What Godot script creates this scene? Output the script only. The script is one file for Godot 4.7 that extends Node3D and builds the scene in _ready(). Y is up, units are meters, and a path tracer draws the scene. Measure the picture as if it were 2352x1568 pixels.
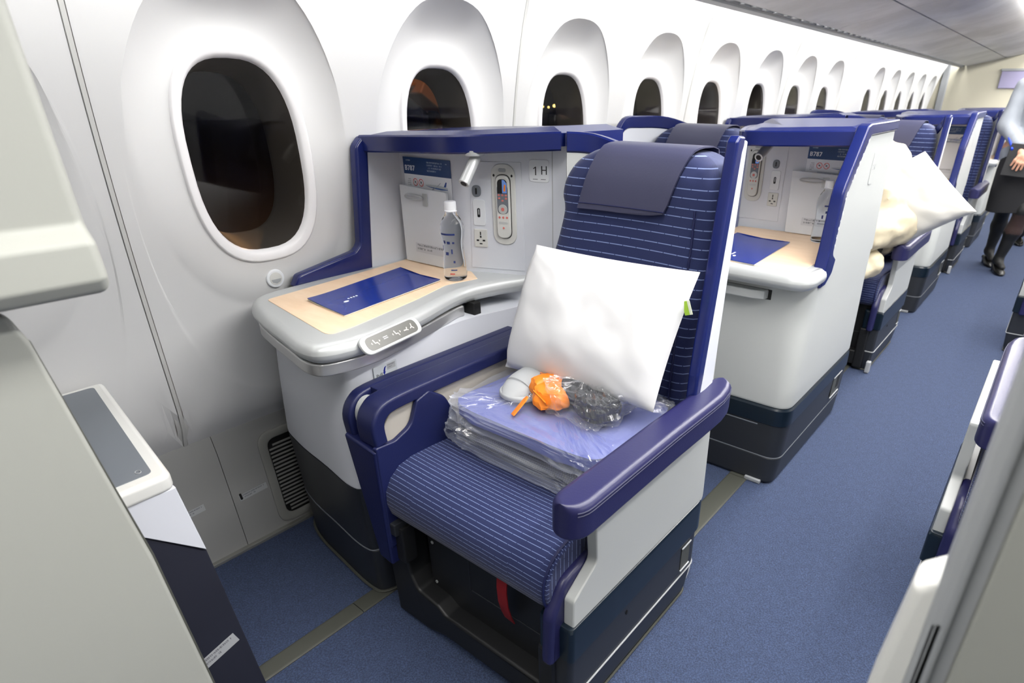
extends Node3D
# A business cabin at night: striped aisle seat with bedding, side consoles with tables, window wall, aisle.
# x runs across the cabin (window wall at -1.57), y up, -z towards the tail. Repeated seat rows lie 2.34 m apart.

const ROW := 2.34

func _ready() -> void:
	setup_view()
	make_textures()
	make_materials()
	build_setting()
	build_seats()
	build_consoles()
	build_foreground()
	build_small_things()
	build_bedding()
	build_people()
	build_outside()


func setup_view() -> void:
	var cam := Camera3D.new()
	cam.name = "camera"
	cam.projection = Camera3D.PROJECTION_FRUSTUM
	var at := CameraAttributesPhysical.new()
	at.frustum_focus_distance = 1.35
	at.frustum_focal_length = 20.0
	at.frustum_near = 0.02
	at.frustum_far = 400.0
	at.exposure_aperture = 5.0
	cam.attributes = at
	var fpx := 1380.54
	cam.near = 0.02
	cam.far = 400.0
	cam.size = 1568.0 / fpx * cam.near
	cam.frustum_offset = Vector2((1176.0 - 1317.27) / fpx, (917.67 - 784.0) / fpx) * cam.near
	cam.transform = Transform3D(Basis(
		Vector3(0.79182784, 0.00890835, -0.61067939),
		Vector3(-0.28170353, 0.89250502, -0.35224695),
		Vector3(0.54189648, 0.45094948, 0.70921984)), Vector3(0, 1.18, 0))
	add_child(cam)
	cam.current = true

	var we := WorldEnvironment.new()
	we.name = "environment"
	var env := Environment.new()
	env.background_mode = Environment.BG_COLOR
	env.background_color = Color(0.012, 0.012, 0.014)
	env.tonemap_mode = Environment.TONE_MAPPER_LINEAR
	env.tonemap_exposure = 1.15
	env.sdfgi_enabled = true
	env.ssao_enabled = true
	env.ssil_enabled = true
	we.environment = env
	add_child(we)

	# wall wash strip hidden behind the bin edge, shining down and outward onto the window wall
	area_light("wall_wash_light", Vector3(-1.303, 1.60, -4.2), Vector3(-0.62, -0.78, 0), Vector2(0.06, 10.0), 7.0, Color(1.0, 0.995, 0.985))
	# ceiling coves above the two aisles
	area_light("aisle_ceiling_light", Vector3(-0.22, 2.12, -4.1), Vector3(0, -1, 0), Vector2(0.30, 10.0), 15.0, Color(1.0, 0.99, 0.98))
	area_light("far_aisle_ceiling_light", Vector3(2.75, 2.12, -4.2), Vector3(0, -1, 0), Vector2(0.30, 10.0), 20.0, Color(1.0, 0.99, 0.98))
	# added fill strip beside the centre bins, unseen, to brighten the window wall
	area_light("added_centre_fill_light", Vector3(0.425, 1.98, -4.75), Vector3(-0.95, -0.30, 0), Vector2(0.16, 8.7), 17.0, Color(1.0, 0.995, 0.985))


func area_light(called: String, at: Vector3, towards: Vector3, size: Vector2, energy: float, col: Color) -> void:
	var l := AreaLight3D.new()
	l.name = called
	l.area_size = size
	l.light_energy = energy
	l.light_color = col
	l.shadow_enabled = true
	l.area_range = 14.0
	l.area_attenuation = 2.0
	var z := -towards.normalized()
	var y := Vector3(0, 0, -1)
	var x := y.cross(z).normalized()
	l.transform = Transform3D(Basis(x, y, z), at)
	add_child(l)


# ---------------------------------------------------------------- mesh builder
class MB:
	var p := PackedVector3Array()
	var t := PackedVector2Array()
	var c := PackedColorArray()

	func tri(a: Vector3, b: Vector3, d: Vector3, ua := Vector2.ZERO, ub := Vector2.ZERO, ud := Vector2.ZERO) -> void:
		p.append(a); p.append(d); p.append(b)
		t.append(ua); t.append(ud); t.append(ub)

	func quad(a: Vector3, b: Vector3, d: Vector3, e: Vector3, ua := Vector2.ZERO, ub := Vector2.ZERO, ud := Vector2.ZERO, ue := Vector2.ZERO) -> void:
		tri(a, b, d, ua, ub, ud)
		tri(a, d, e, ua, ud, ue)

	# rings of equal length joined one after the other
	func loft(rings: Array, closed := true, cap0 := false, cap1 := false) -> MB:
		var v := 0.0
		for i in rings.size() - 1:
			var r: PackedVector3Array = rings[i]
			var s: PackedVector3Array = rings[i + 1]
			var n := r.size()
			var dv := 0.0
			for j in n:
				dv += r[j].distance_to(s[j])
			dv /= n
			var u := 0.0
			for j in (n if closed else n - 1):
				var k := (j + 1) % n
				var du := (r[j].distance_to(r[k]) + s[j].distance_to(s[k])) * 0.5
				quad(r[j], r[k], s[k], s[j], Vector2(u, v), Vector2(u + du, v), Vector2(u + du, v + dv), Vector2(u, v + dv))
				u += du
			v += dv
		if cap0:
			fan(rings[0], true)
		if cap1:
			fan(rings[rings.size() - 1], false)
		return self

	func fan(r: PackedVector3Array, flip: bool) -> void:
		var m := Vector3.ZERO
		for q in r:
			m += q
		m /= r.size()
		for j in r.size():
			var k := (j + 1) % r.size()
			var u := Vector2(r[j].x + r[j].z, r[j].y)
			var w := Vector2(r[k].x + r[k].z, r[k].y)
			var o := Vector2(m.x + m.z, m.y)
			if flip:
				tri(m, r[k], r[j], o, w, u)
			else:
				tri(m, r[j], r[k], o, u, w)

	func add(o: MB) -> MB:
		p.append_array(o.p)
		t.append_array(o.t)
		return self

	func xf(m: Transform3D) -> MB:
		for i in p.size():
			p[i] = m * p[i]
		return self

	func warp(f: Callable) -> MB:
		for i in p.size():
			p[i] = f.call(p[i])
		return self

	func mesh(crease := 38.0) -> ArrayMesh:
		var n := p.size()
		var mid := Vector3.ZERO
		for q in p:
			mid += q
		mid /= maxi(n, 1)
		var vol := 0.0
		for i in range(0, n, 3):
			vol += (p[i] - mid).dot((p[i + 2] - mid).cross(p[i + 1] - mid))
		if vol < 0.0:
			for i in range(0, n, 3):
				var a := p[i + 1]
				p[i + 1] = p[i + 2]
				p[i + 2] = a
				var b := t[i + 1]
				t[i + 1] = t[i + 2]
				t[i + 2] = b
				if c.size() == n:
					var d := c[i + 1]
					c[i + 1] = c[i + 2]
					c[i + 2] = d
		var fn := PackedVector3Array()
		var at := {}
		for i in range(0, n, 3):
			var f := (p[i + 2] - p[i]).cross(p[i + 1] - p[i])
			fn.append(f)
			for k in 3:
				var key := Vector3i((p[i + k] * 20000.0).round())
				if at.has(key):
					at[key].append(i / 3)
				else:
					at[key] = [i / 3]
		var cosc := cos(deg_to_rad(crease))
		var nn := PackedVector3Array()
		nn.resize(n)
		for i in range(0, n, 3):
			var f := fn[i / 3].normalized()
			for k in 3:
				var key := Vector3i((p[i + k] * 20000.0).round())
				var s := Vector3.ZERO
				for g in at[key]:
					if fn[g].normalized().dot(f) > cosc:
						s += fn[g]
				nn[i + k] = s.normalized() if s.length_squared() > 1e-24 else f
		var arr := []
		arr.resize(Mesh.ARRAY_MAX)
		arr[Mesh.ARRAY_VERTEX] = p
		arr[Mesh.ARRAY_NORMAL] = nn
		arr[Mesh.ARRAY_TEX_UV] = t
		if c.size() == n:
			arr[Mesh.ARRAY_COLOR] = c
		var raw := ArrayMesh.new()
		raw.add_surface_from_arrays(Mesh.PRIMITIVE_TRIANGLES, arr)
		var st := SurfaceTool.new()
		st.create_from(raw, 0)
		st.index()
		return st.commit()


# ---------------------------------------------------------------- shapes
func rounded(pts: Array, r, seg := 5) -> PackedVector2Array:
	var out := PackedVector2Array()
	var n := pts.size()
	for i in n:
		var a: Vector2 = pts[(i + n - 1) % n]
		var b: Vector2 = pts[i]
		var d: Vector2 = pts[(i + 1) % n]
		var rr: float = r[i] if r is Array else r
		if rr <= 0.0:
			out.append(b)
			continue
		var e := (a - b).normalized()
		var f := (d - b).normalized()
		var half := acos(clampf(e.dot(f), -1, 1)) * 0.5
		var cut := minf(rr / maxf(tan(half), 0.05), minf(a.distance_to(b), b.distance_to(d)) * 0.48)
		for k in seg + 1:
			var w := float(k) / seg
			var q0 := b + e * cut
			var q1 := b + f * cut
			out.append(q0.lerp(b, w).lerp(b.lerp(q1, w), w))
	return out


func ellipse2(w: float, h: float, n := 24, pw := 2.0) -> PackedVector2Array:
	var out := PackedVector2Array()
	for i in n:
		var a := TAU * i / n
		var cs := cos(a)
		var sn := sin(a)
		out.append(Vector2(signf(cs) * pow(absf(cs), 2.0 / pw) * w, signf(sn) * pow(absf(sn), 2.0 / pw) * h))
	return out


func pill(w: float, h: float, seg := 8) -> PackedVector2Array:
	return rounded([Vector2(-w, -h), Vector2(w, -h), Vector2(w, h), Vector2(-w, h)], minf(w, h) * 0.98, seg)


func inset(poly: PackedVector2Array, d: float) -> PackedVector2Array:
	var n := poly.size()
	var area := 0.0
	for i in n:
		area += poly[i].cross(poly[(i + 1) % n])
	var s := 1.0 if area > 0.0 else -1.0
	var out := PackedVector2Array()
	for i in n:
		var e := (poly[i] - poly[(i + n - 1) % n]).normalized()
		var f := (poly[(i + 1) % n] - poly[i]).normalized()
		var ne := Vector2(-e.y, e.x) * s
		var nf := Vector2(-f.y, f.x) * s
		var m := ne + nf
		var l := m.length()
		if l < 0.01:
			out.append(poly[i] + ne * d)
		else:
			m /= l
			out.append(poly[i] + m * d / maxf(m.dot(ne), 0.45))
	return out


# a flat outline in (x, y) thickened from z = 0 to z = depth, front edge (and back edge) rounded by bevel
func extrude(poly: PackedVector2Array, depth: float, bevel := 0.0, both := false, seg := 3) -> MB:
	var m := MB.new()
	var rings := []
	var caps := []
	var steps := []
	if bevel > 0.0 and both:
		for k in seg:
			var a := PI * 0.5 * k / seg
			steps.append([bevel * (1.0 - sin(a)), bevel * (1.0 - cos(a))])
		steps.append([0.0, bevel])
	else:
		steps.append([0.0, 0.0])
	if bevel > 0.0:
		for k in seg + 1:
			var a := PI * 0.5 * k / seg
			steps.append([bevel * (1.0 - cos(a)), depth - bevel + bevel * sin(a)])
	else:
		steps.append([0.0, depth])
	for s in steps:
		var q := inset(poly, s[0]) if s[0] > 0.0 else poly
		var r := PackedVector3Array()
		for v in q:
			r.append(Vector3(v.x, v.y, s[1]))
		rings.append(r)
		caps.append(q)
	m.loft(rings)
	for e in [0, rings.size() - 1]:
		var q: PackedVector2Array = caps[e]
		var idx := Geometry2D.triangulate_polygon(poly)
		var z: float = steps[e][1]
		for i in range(0, idx.size(), 3):
			var a := q[idx[i]]
			var b := q[idx[i + 1]]
			var d := q[idx[i + 2]]
			if ((poly[idx[i + 1]] - poly[idx[i]]).cross(poly[idx[i + 2]] - poly[idx[i]]) > 0.0) != (e == 0):
				m.tri(Vector3(a.x, a.y, z), Vector3(b.x, b.y, z), Vector3(d.x, d.y, z), a, b, d)
			else:
				m.tri(Vector3(a.x, a.y, z), Vector3(d.x, d.y, z), Vector3(b.x, b.y, z), a, d, b)
	var area := 0.0
	for i in poly.size():
		area += poly[i].cross(poly[(i + 1) % poly.size()])
	if area < 0.0:   # make walls agree with caps
		for i in range(0, (rings.size() - 1) * poly.size() * 6, 3):
			var a := m.p[i + 1]
			m.p[i + 1] = m.p[i + 2]
			m.p[i + 2] = a
	return m


func frame(o: Vector3, ex: Vector3, ey: Vector3) -> Transform3D:
	ex = ex.normalized()
	ey = (ey - ex * ey.dot(ex)).normalized()
	return Transform3D(Basis(ex, ey, ex.cross(ey)), o)


# outline given in (z, y), thickened along x from x0 to x1
func slab_x(pts: PackedVector2Array, x0: float, x1: float, bevel := 0.0, both := true) -> MB:
	return extrude(pts, x1 - x0, bevel, both).xf(Transform3D(Basis(Vector3(0, 0, 1), Vector3(0, 1, 0), Vector3(1, 0, 0)), Vector3(x0, 0, 0)))


# outline given in (x, z), thickened along y from y0 to y1
func slab_y(pts: PackedVector2Array, y0: float, y1: float, bevel := 0.0, both := false, seg := 3) -> MB:
	return extrude(pts, y1 - y0, bevel, both, seg).xf(Transform3D(Basis(Vector3(1, 0, 0), Vector3(0, 0, 1), Vector3(0, 1, 0)), Vector3(0, y0, 0)))


# outline given in (x, y), thickened along z from z0 to z1 (rounded at z1)
func slab_z(pts: PackedVector2Array, z0: float, z1: float, bevel := 0.0, both := false, seg := 3) -> MB:
	return extrude(pts, z1 - z0, bevel, both, seg).xf(Transform3D(Basis.IDENTITY, Vector3(0, 0, z0)))


func rbox(lo: Vector3, hi: Vector3, r := 0.005, seg := 2) -> MB:
	var x0 := minf(lo.x, hi.x)
	var x1 := maxf(lo.x, hi.x)
	var y0 := minf(lo.y, hi.y)
	var y1 := maxf(lo.y, hi.y)
	var pts := rounded([Vector2(x0, y0), Vector2(x1, y0), Vector2(x1, y1), Vector2(x0, y1)], r, seg)
	return slab_z(pts, minf(lo.z, hi.z), maxf(lo.z, hi.z), minf(r, absf(hi.z - lo.z) * 0.45), true, seg)


func tube(path: Array, radius, n := 10, closed := false) -> MB:
	var m := MB.new()
	var rings := []
	var up := Vector3.ZERO
	for i in path.size():
		var a: Vector3 = path[maxi(i - 1, 0)]
		var b: Vector3 = path[mini(i + 1, path.size() - 1)]
		if closed:
			a = path[(i + path.size() - 1) % path.size()]
			b = path[(i + 1) % path.size()]
		var d := (b - a).normalized()
		if up == Vector3.ZERO:
			up = Vector3.UP if absf(d.y) < 0.9 else Vector3.RIGHT
		var s := d.cross(up).normalized()
		up = s.cross(d).normalized()
		var r: float = radius[i] if radius is Array else radius
		var ring := PackedVector3Array()
		for k in n:
			var w := TAU * k / n
			ring.append(path[i] + s * cos(w) * r + up * sin(w) * r)
		rings.append(ring)
	if closed:
		rings.append(rings[0])
	return m.loft(rings, true, not closed, not closed)


func lathe(profile: Array, n := 24) -> MB:
	var rings := []
	for q in profile:
		var ring := PackedVector3Array()
		for k in n:
			var w := TAU * k / n
			ring.append(Vector3(cos(w) * q.x, q.y, -sin(w) * q.x))
		rings.append(ring)
	return MB.new().loft(rings, true, true, true)


func smooth_path(pts: Array, per := 5, closed := false) -> Array:
	var out := []
	var n := pts.size()
	for i in (n if closed else n - 1):
		var a = pts[(i + n - 1) % n] if closed else pts[maxi(i - 1, 0)]
		var b = pts[i]
		var d = pts[(i + 1) % n]
		var e = pts[(i + 2) % n] if closed else pts[mini(i + 2, n - 1)]
		for k in per:
			var w := float(k) / per
			out.append(b.cubic_interpolate(d, a, e, w))
	if not closed:
		out.append(pts[n - 1])
	return out


# an upright strip following top points, from yb (or top - drop) to the top, with thickness along the plan normal
func strip(path: Array, drop: float, thick: float, floor_y := -1.0, bev := 0.004) -> MB:
	var rings := []
	for i in path.size():
		var a: Vector3 = path[maxi(i - 1, 0)]
		var b: Vector3 = path[mini(i + 1, path.size() - 1)]
		var d := Vector3(b.x - a.x, 0, b.z - a.z).normalized()
		var nrm := Vector3(d.z, 0, -d.x) * thick * 0.5
		var c: Vector3 = path[i]
		var bt := Vector3(c.x, c.y - drop if floor_y < 0.0 else floor_y, c.z)
		var k := 1.0 - bev / (thick * 0.5)
		var u := Vector3(0, bev, 0)
		rings.append(PackedVector3Array([c + nrm * k, c - nrm * k, c - nrm - u, bt - nrm + u, bt - nrm * k, bt + nrm * k, bt + nrm + u, c + nrm - u]))
	return MB.new().loft(rings, true, true, true)


# ---------------------------------------------------------------- scene tree
var base_of := {}
var used := {}
var MS := 1.0
var MK := 0.0
var MZ := 0.0
var MY := 0.0


func numbered(called: String) -> String:
	if not used.has(called):
		used[called] = 0
		return called
	used[called] += 1
	return "%s_%03d" % [called, used[called]]


func thing(called: String, label: String, category: String, at: Vector3, group := "") -> Node3D:
	var o := Node3D.new()
	o.name = numbered(called)
	o.position = Vector3(MS * at.x + MK, at.y, at.z + MZ)
	add_child(o)
	base_of[o] = o.position
	o.set_meta("label", label)
	o.set_meta("category", category)
	if group:
		o.set_meta("group", group)
	return o


func struct(called: String, at := Vector3.ZERO, label := "") -> Node3D:
	var o := Node3D.new()
	o.name = called
	o.position = at
	add_child(o)
	base_of[o] = at
	o.set_meta("kind", "structure")
	if label:
		o.set_meta("label", label)
	return o


func place(mb: MB) -> MB:
	for i in mb.p.size():
		var v := mb.p[i]
		mb.p[i] = Vector3(MS * v.x + MK, v.y + MY, v.z + MZ)
	return mb


func part(parent: Node3D, called: String, mb: MB, m: Material, crease := 38.0, label := "") -> MeshInstance3D:
	var o := MeshInstance3D.new()
	o.name = called
	var b: Vector3 = base_of[parent]
	place(mb)
	for i in mb.p.size():
		mb.p[i] -= b
	o.mesh = mb.mesh(crease)
	o.material_override = m
	parent.add_child(o, true)
	base_of[o] = b
	if label:
		o.set_meta("label", label)
	return o


func mesh_at(parent: Node3D, called: String, mesh: Mesh, m: Material, t: Transform3D) -> MeshInstance3D:
	var o := MeshInstance3D.new()
	o.name = called
	o.mesh = mesh
	o.material_override = m
	var b: Vector3 = base_of[parent]
	t.origin = Vector3(MS * t.origin.x + MK, t.origin.y, t.origin.z + MZ) - b
	o.transform = t
	parent.add_child(o, true)
	return o


func lettering(parent: Node3D, called: String, text: String, height: float, t: Transform3D, m: Material, bold := false) -> MeshInstance3D:
	var f := SystemFont.new()
	f.font_names = PackedStringArray(["Droid Sans"])
	if bold:
		f.font_weight = 700
	var tm := TextMesh.new()
	tm.font = f
	tm.text = text
	tm.font_size = 48
	tm.pixel_size = height / 48.0
	tm.depth = 0.0006
	tm.curve_step = 2.0
	return mesh_at(parent, called, tm, m, t)


func copy(o: Node3D, dz: float, label: String, group := "") -> Node3D:
	var q: Node3D = o.duplicate()
	var stem := String(o.name)
	if stem.substr(stem.length() - 3).is_valid_int():
		stem = stem.substr(0, stem.length() - 4)
	q.name = numbered(stem)
	q.position = o.position + Vector3(0, 0, dz)
	add_child(q)
	q.set_meta("label", label)
	if group:
		q.set_meta("group", group)
	return q


# ---------------------------------------------------------------- textures and materials
var TX := {}
var M := {}


func img_tex(im: Image) -> ImageTexture:
	im.generate_mipmaps()
	return ImageTexture.create_from_image(im)


func make_textures() -> void:
	var rng := RandomNumberGenerator.new()
	rng.seed = 71
	# navy cloth with thin woven stripes: 4 stripes per tile, broken by a few dropped threads
	var im := Image.create(256, 256, false, Image.FORMAT_RGB8)
	var rows := [20, 78, 150, 208]
	for y in 256:
		var near := 99.0
		var which := 0
		for k in 4:
			var d := absf(y - rows[k])
			if d < near:
				near = d
				which = k
		for x in 256:
			var n := rng.randf_range(-0.02, 0.02)
			var c := Color(0.066 + n, 0.115 + n, 0.30 + n * 1.4)
			if (x / 2 + y / 3) % 4 == 0:
				c = c.darkened(0.12)
			if near < 3.4:
				var gap := (x + which * 61) % 128
				var w := 0.78 if gap > 6 else 0.12
				c = c.lerp(Color(0.55, 0.61, 0.77), w * clampf(3.8 - near, 0.0, 1.0))
			im.set_pixel(x, y, c)
	TX.stripe = img_tex(im)
	# carpet speckle
	im = Image.create(512, 512, false, Image.FORMAT_RGB8)
	var fn := FastNoiseLite.new()
	fn.seed = 5
	fn.noise_type = FastNoiseLite.TYPE_SIMPLEX
	fn.frequency = 0.11
	var soft := fn.get_seamless_image(512, 512)
	fn.frequency = 0.02
	var broad := fn.get_seamless_image(512, 512)
	for y in 512:
		for x in 512:
			var s := soft.get_pixel(x, y).r - 0.5
			var b := broad.get_pixel(x, y).r - 0.5
			var n := rng.randf_range(-0.055, 0.055)
			var v := 1.0 + s * 0.45 + b * 0.10
			im.set_pixel(x, y, Color((0.208 + n) * v, (0.255 + n) * v, (0.362 + n * 1.1) * v))
	TX.carpet = img_tex(im)
	var bump := Image.create(512, 512, false, Image.FORMAT_RGB8)
	for y in 512:
		for x in 512:
			var s := soft.get_pixel(x, y).r * 0.6 + rng.randf() * 0.4
			bump.set_pixel(x, y, Color(s, s, s))
	bump.bump_map_to_normal_map(3.0)
	TX.carpet_n = img_tex(bump)
	# pale maple laminate
	im = Image.create(512, 128, false, Image.FORMAT_RGB8)
	var wn := FastNoiseLite.new()
	wn.seed = 9
	wn.frequency = 0.012
	for y in 128:
		for x in 512:
			var g := wn.get_noise_2d(x * 0.35, y * 6.0) * 0.5 + wn.get_noise_2d(x * 1.2, y * 24.0) * 0.25
			im.set_pixel(x, y, Color(0.945 + g * 0.05, 0.825 + g * 0.07, 0.695 + g * 0.09))
	TX.wood = img_tex(im)
	# marbled bin panel
	im = Image.create(256, 256, false, Image.FORMAT_RGB8)
	var mn := FastNoiseLite.new()
	mn.seed = 21
	mn.frequency = 0.010
	mn.domain_warp_enabled = true
	mn.domain_warp_amplitude = 60.0
	mn.domain_warp_frequency = 0.012
	var a := mn.get_seamless_image(256, 256)
	for y in 256:
		for x in 256:
			var g := a.get_pixel(x, y).r
			var v := 0.76 + (g - 0.5) * 0.24
			im.set_pixel(x, y, Color(v, v, v * 1.015))
	TX.marble = img_tex(im)
	# fine leather grain
	var lb := Image.create(256, 256, false, Image.FORMAT_RGB8)
	var ln := FastNoiseLite.new()
	ln.seed = 3
	ln.noise_type = FastNoiseLite.TYPE_CELLULAR
	ln.frequency = 0.09
	var ls := ln.get_seamless_image(256, 256)
	for y in 256:
		for x in 256:
			var v := ls.get_pixel(x, y).r
			lb.set_pixel(x, y, Color(v, v, v))
	lb.bump_map_to_normal_map(1.2)
	TX.leather_n = img_tex(lb)
	# crumpled film relief
	var cb := Image.create(512, 512, false, Image.FORMAT_RGB8)
	var cn := FastNoiseLite.new()
	cn.seed = 33
	cn.noise_type = FastNoiseLite.TYPE_SIMPLEX
	cn.fractal_type = FastNoiseLite.FRACTAL_RIDGED
	cn.fractal_octaves = 4
	cn.frequency = 0.008
	cn.domain_warp_enabled = true
	cn.domain_warp_amplitude = 40.0
	var cs := cn.get_seamless_image(512, 512)
	for y in 512:
		for x in 512:
			var v := cs.get_pixel(x, y).r
			cb.set_pixel(x, y, Color(v, v, v))
	cb.bump_map_to_normal_map(4.0)
	TX.crumple_n = img_tex(cb)
	# knitted mesh of the folded pad
	im = Image.create(128, 128, false, Image.FORMAT_RGB8)
	for y in 128:
		for x in 128:
			var k := (x + (y / 16 % 2) * 8) % 16
			var on := k > 3 and k < 13 and y % 16 > 4 and y % 16 < 12
			im.set_pixel(x, y, Color(0.30, 0.31, 0.36) if on else Color(0.10, 0.10, 0.13))
	TX.knit = img_tex(im)
	TX.card = img_tex(safety_card())
	TX.icons = img_tex(icon_strip())
	TX.pouch = img_tex(pouch_print())
	TX.latin = img_tex(small_print(7, 256, 64, 2, Color(0.80, 0.81, 0.83), Color(0.25, 0.26, 0.3)))
	TX.placard = img_tex(small_print(11, 256, 48, 2, Color(0.66, 0.67, 0.68), Color(0.2, 0.2, 0.22)))


# rows of tiny unreadable print, as the photograph shows it
func small_print(sd: int, w: int, h: int, lines: int, paper: Color, ink: Color) -> Image:
	var r := RandomNumberGenerator.new()
	r.seed = sd
	var im := Image.create(w, h, false, Image.FORMAT_RGB8)
	im.fill(paper)
	print_rows(im, Rect2i(int(w * 0.06), int(h * 0.15), int(w * 0.88), int(h * 0.75)), lines, ink, r)
	return im


func print_rows(im: Image, box: Rect2i, lines: int, ink: Color, r: RandomNumberGenerator) -> void:
	var lh := box.size.y / lines
	for k in lines:
		var x := box.position.x
		var y0 := box.position.y + k * lh
		var gh := maxi(int(lh * 0.6), 2)
		var stop := box.end.x if k < lines - 1 else box.position.x + int(box.size.x * 0.62)
		while x < stop - gh:
			if r.randf() < 0.08:
				x += gh
				continue
			var gw := maxi(int(gh * 0.85), 2)
			for s in 3:
				if r.randf() < 0.75:
					im.fill_rect(Rect2i(x, y0 + s * gh / 3, gw, maxi(gh / 7, 1)), ink)
				if r.randf() < 0.6:
					im.fill_rect(Rect2i(x + s * gw / 3, y0, maxi(gw / 7, 1), gh), ink)
			x += gw + maxi(gh / 4, 1)


func disc(im: Image, cx: float, cy: float, r0: float, r1: float, col: Color) -> void:
	for y in range(int(cy - r1) - 1, int(cy + r1) + 2):
		for x in range(int(cx - r1) - 1, int(cx + r1) + 2):
			if x < 0 or y < 0 or x >= im.get_width() or y >= im.get_height():
				continue
			var d := Vector2(x - cx, y - cy).length()
			if d >= r0 and d <= r1:
				im.set_pixel(x, y, col)


func stroke(im: Image, a: Vector2, b: Vector2, w: float, col: Color) -> void:
	var n := int(a.distance_to(b)) + 1
	for i in n + 1:
		var q := a.lerp(b, float(i) / n)
		disc(im, q.x, q.y, 0.0, w, col)


func safety_card() -> Image:
	var r := RandomNumberGenerator.new()
	r.seed = 787
	var im := Image.create(512, 384, false, Image.FORMAT_RGB8)
	im.fill(Color(0.93, 0.94, 0.96))
	var blue := Color(0.10, 0.25, 0.46)
	im.fill_rect(Rect2i(0, 0, 512, 118), blue)
	var white := Color(0.95, 0.97, 1.0)
	print_rows(im, Rect2i(34, 18, 84, 18), 1, white, r)
	print_rows(im, Rect2i(262, 22, 170, 76), 4, white, r)
	print_rows(im, Rect2i(460, 24, 40, 12), 1, white, r)
	# two no-use signs
	for k in 2:
		var cx := 120.0 + k * 64.0
		disc(im, cx, 172, 22, 27, Color(0.86, 0.28, 0.28))
		stroke(im, Vector2(cx - 17, 155), Vector2(cx + 17, 189), 2.0, Color(0.86, 0.28, 0.28))
		im.fill_rect(Rect2i(int(cx) - 8, 164, 16, 14), Color(0.45, 0.47, 0.5))
	print_rows(im, Rect2i(34, 150, 44, 70), 5, Color(0.5, 0.5, 0.55), r)
	# airliner drawing
	for x in range(230, 470):
		var w := float(x - 230) / 240.0
		var hh := 15.0 * pow(sin(clampf(w * 1.15, 0.0, 1.0) * PI * 0.5), 0.5) * (1.0 - maxf(0.0, w - 0.7) * 1.6)
		var cy := 186.0 + w * 10.0
		for y in range(int(cy - hh), int(cy + hh)):
			im.set_pixel(x, y, Color(0.80, 0.82, 0.85) if y < cy + 4 else Color(0.20, 0.36, 0.65))
	for k in 26:
		stroke(im, Vector2(430 + k * 0.9, 182), Vector2(452 + k * 0.4, 150), 1.0, Color(0.14, 0.27, 0.56))
	stroke(im, Vector2(352, 190), Vector2(396, 160), 3.0, Color(0.72, 0.74, 0.78))
	stroke(im, Vector2(330, 198), Vector2(300, 214), 4.0, Color(0.62, 0.64, 0.70))
	im.fill_rect(Rect2i(110, 226, 300, 8), Color(0.72, 0.75, 0.80))
	print_rows(im, Rect2i(120, 238, 280, 26), 1, Color(0.45, 0.47, 0.55), r)
	im.fill_rect(Rect2i(110, 272, 290, 72), blue)
	print_rows(im, Rect2i(126, 290, 250, 34), 1, white, r)
	print_rows(im, Rect2i(24, 300, 60, 40), 2, Color(0.3, 0.3, 0.35), r)
	return im


func icon_strip() -> Image:
	var im := Image.create(512, 112, false, Image.FORMAT_RGB8)
	im.fill(Color(0.40, 0.40, 0.385))
	var ink := Color(0.95, 0.90, 0.84)
	for c in [84.0, 296.0]:
		stroke(im, Vector2(c - 14, 34), Vector2(c - 8, 62), 4.0, ink)
		stroke(im, Vector2(c - 8, 62), Vector2(c + 12, 62), 4.0, ink)
		stroke(im, Vector2(c + 12, 62), Vector2(c + 18, 82), 3.0, ink)
		for s in [-1.0, 1.0]:
			for k in 9:
				stroke(im, Vector2(c + s * (34 + k), 56 - (9 - k)), Vector2(c + s * (34 + k), 56 + (9 - k)), 0.8, ink)
	for k in 2:
		for j in 5:
			im.fill_rect(Rect2i(164 + j * 9, 42 + k * 14, 6, 7), Color(0.82, 0.83, 0.85))
	stroke(im, Vector2(372, 64), Vector2(398, 66), 4.0, ink)
	stroke(im, Vector2(398, 66), Vector2(408, 48), 4.0, ink)
	stroke(im, Vector2(398, 66), Vector2(412, 72), 3.0, ink)
	stroke(im, Vector2(440, 66), Vector2(456, 58), 4.0, ink)
	stroke(im, Vector2(456, 58), Vector2(462, 34), 4.0, ink)
	stroke(im, Vector2(456, 58), Vector2(470, 76), 4.0, ink)
	return im


func pouch_print() -> Image:
	var im := Image.create(256, 128, false, Image.FORMAT_RGB8)
	im.fill(Color(0.86, 0.55, 0.40))
	var ink := Color(0.12, 0.09, 0.10)
	var c := Vector2(128, 64)
	var v := [Vector2(-46, 0), Vector2(-26, -40), Vector2(26, -40), Vector2(46, 0), Vector2(26, 40), Vector2(-26, 40)]
	for i in 6:
		stroke(im, c + v[i], c + v[(i + 1) % 6], 2.2, ink)
	stroke(im, c + Vector2(-20, 22), c + Vector2(0, -24), 2.0, ink)
	stroke(im, c + Vector2(0, -24), c + Vector2(22, 22), 2.0, ink)
	stroke(im, c + Vector2(-10, 4), c + Vector2(24, 2), 2.0, ink)
	return im


func mat(col: Color, rough := 0.5, metal := 0.0) -> StandardMaterial3D:
	var m := StandardMaterial3D.new()
	m.albedo_color = col
	m.roughness = rough
	m.metallic = metal
	return m


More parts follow.
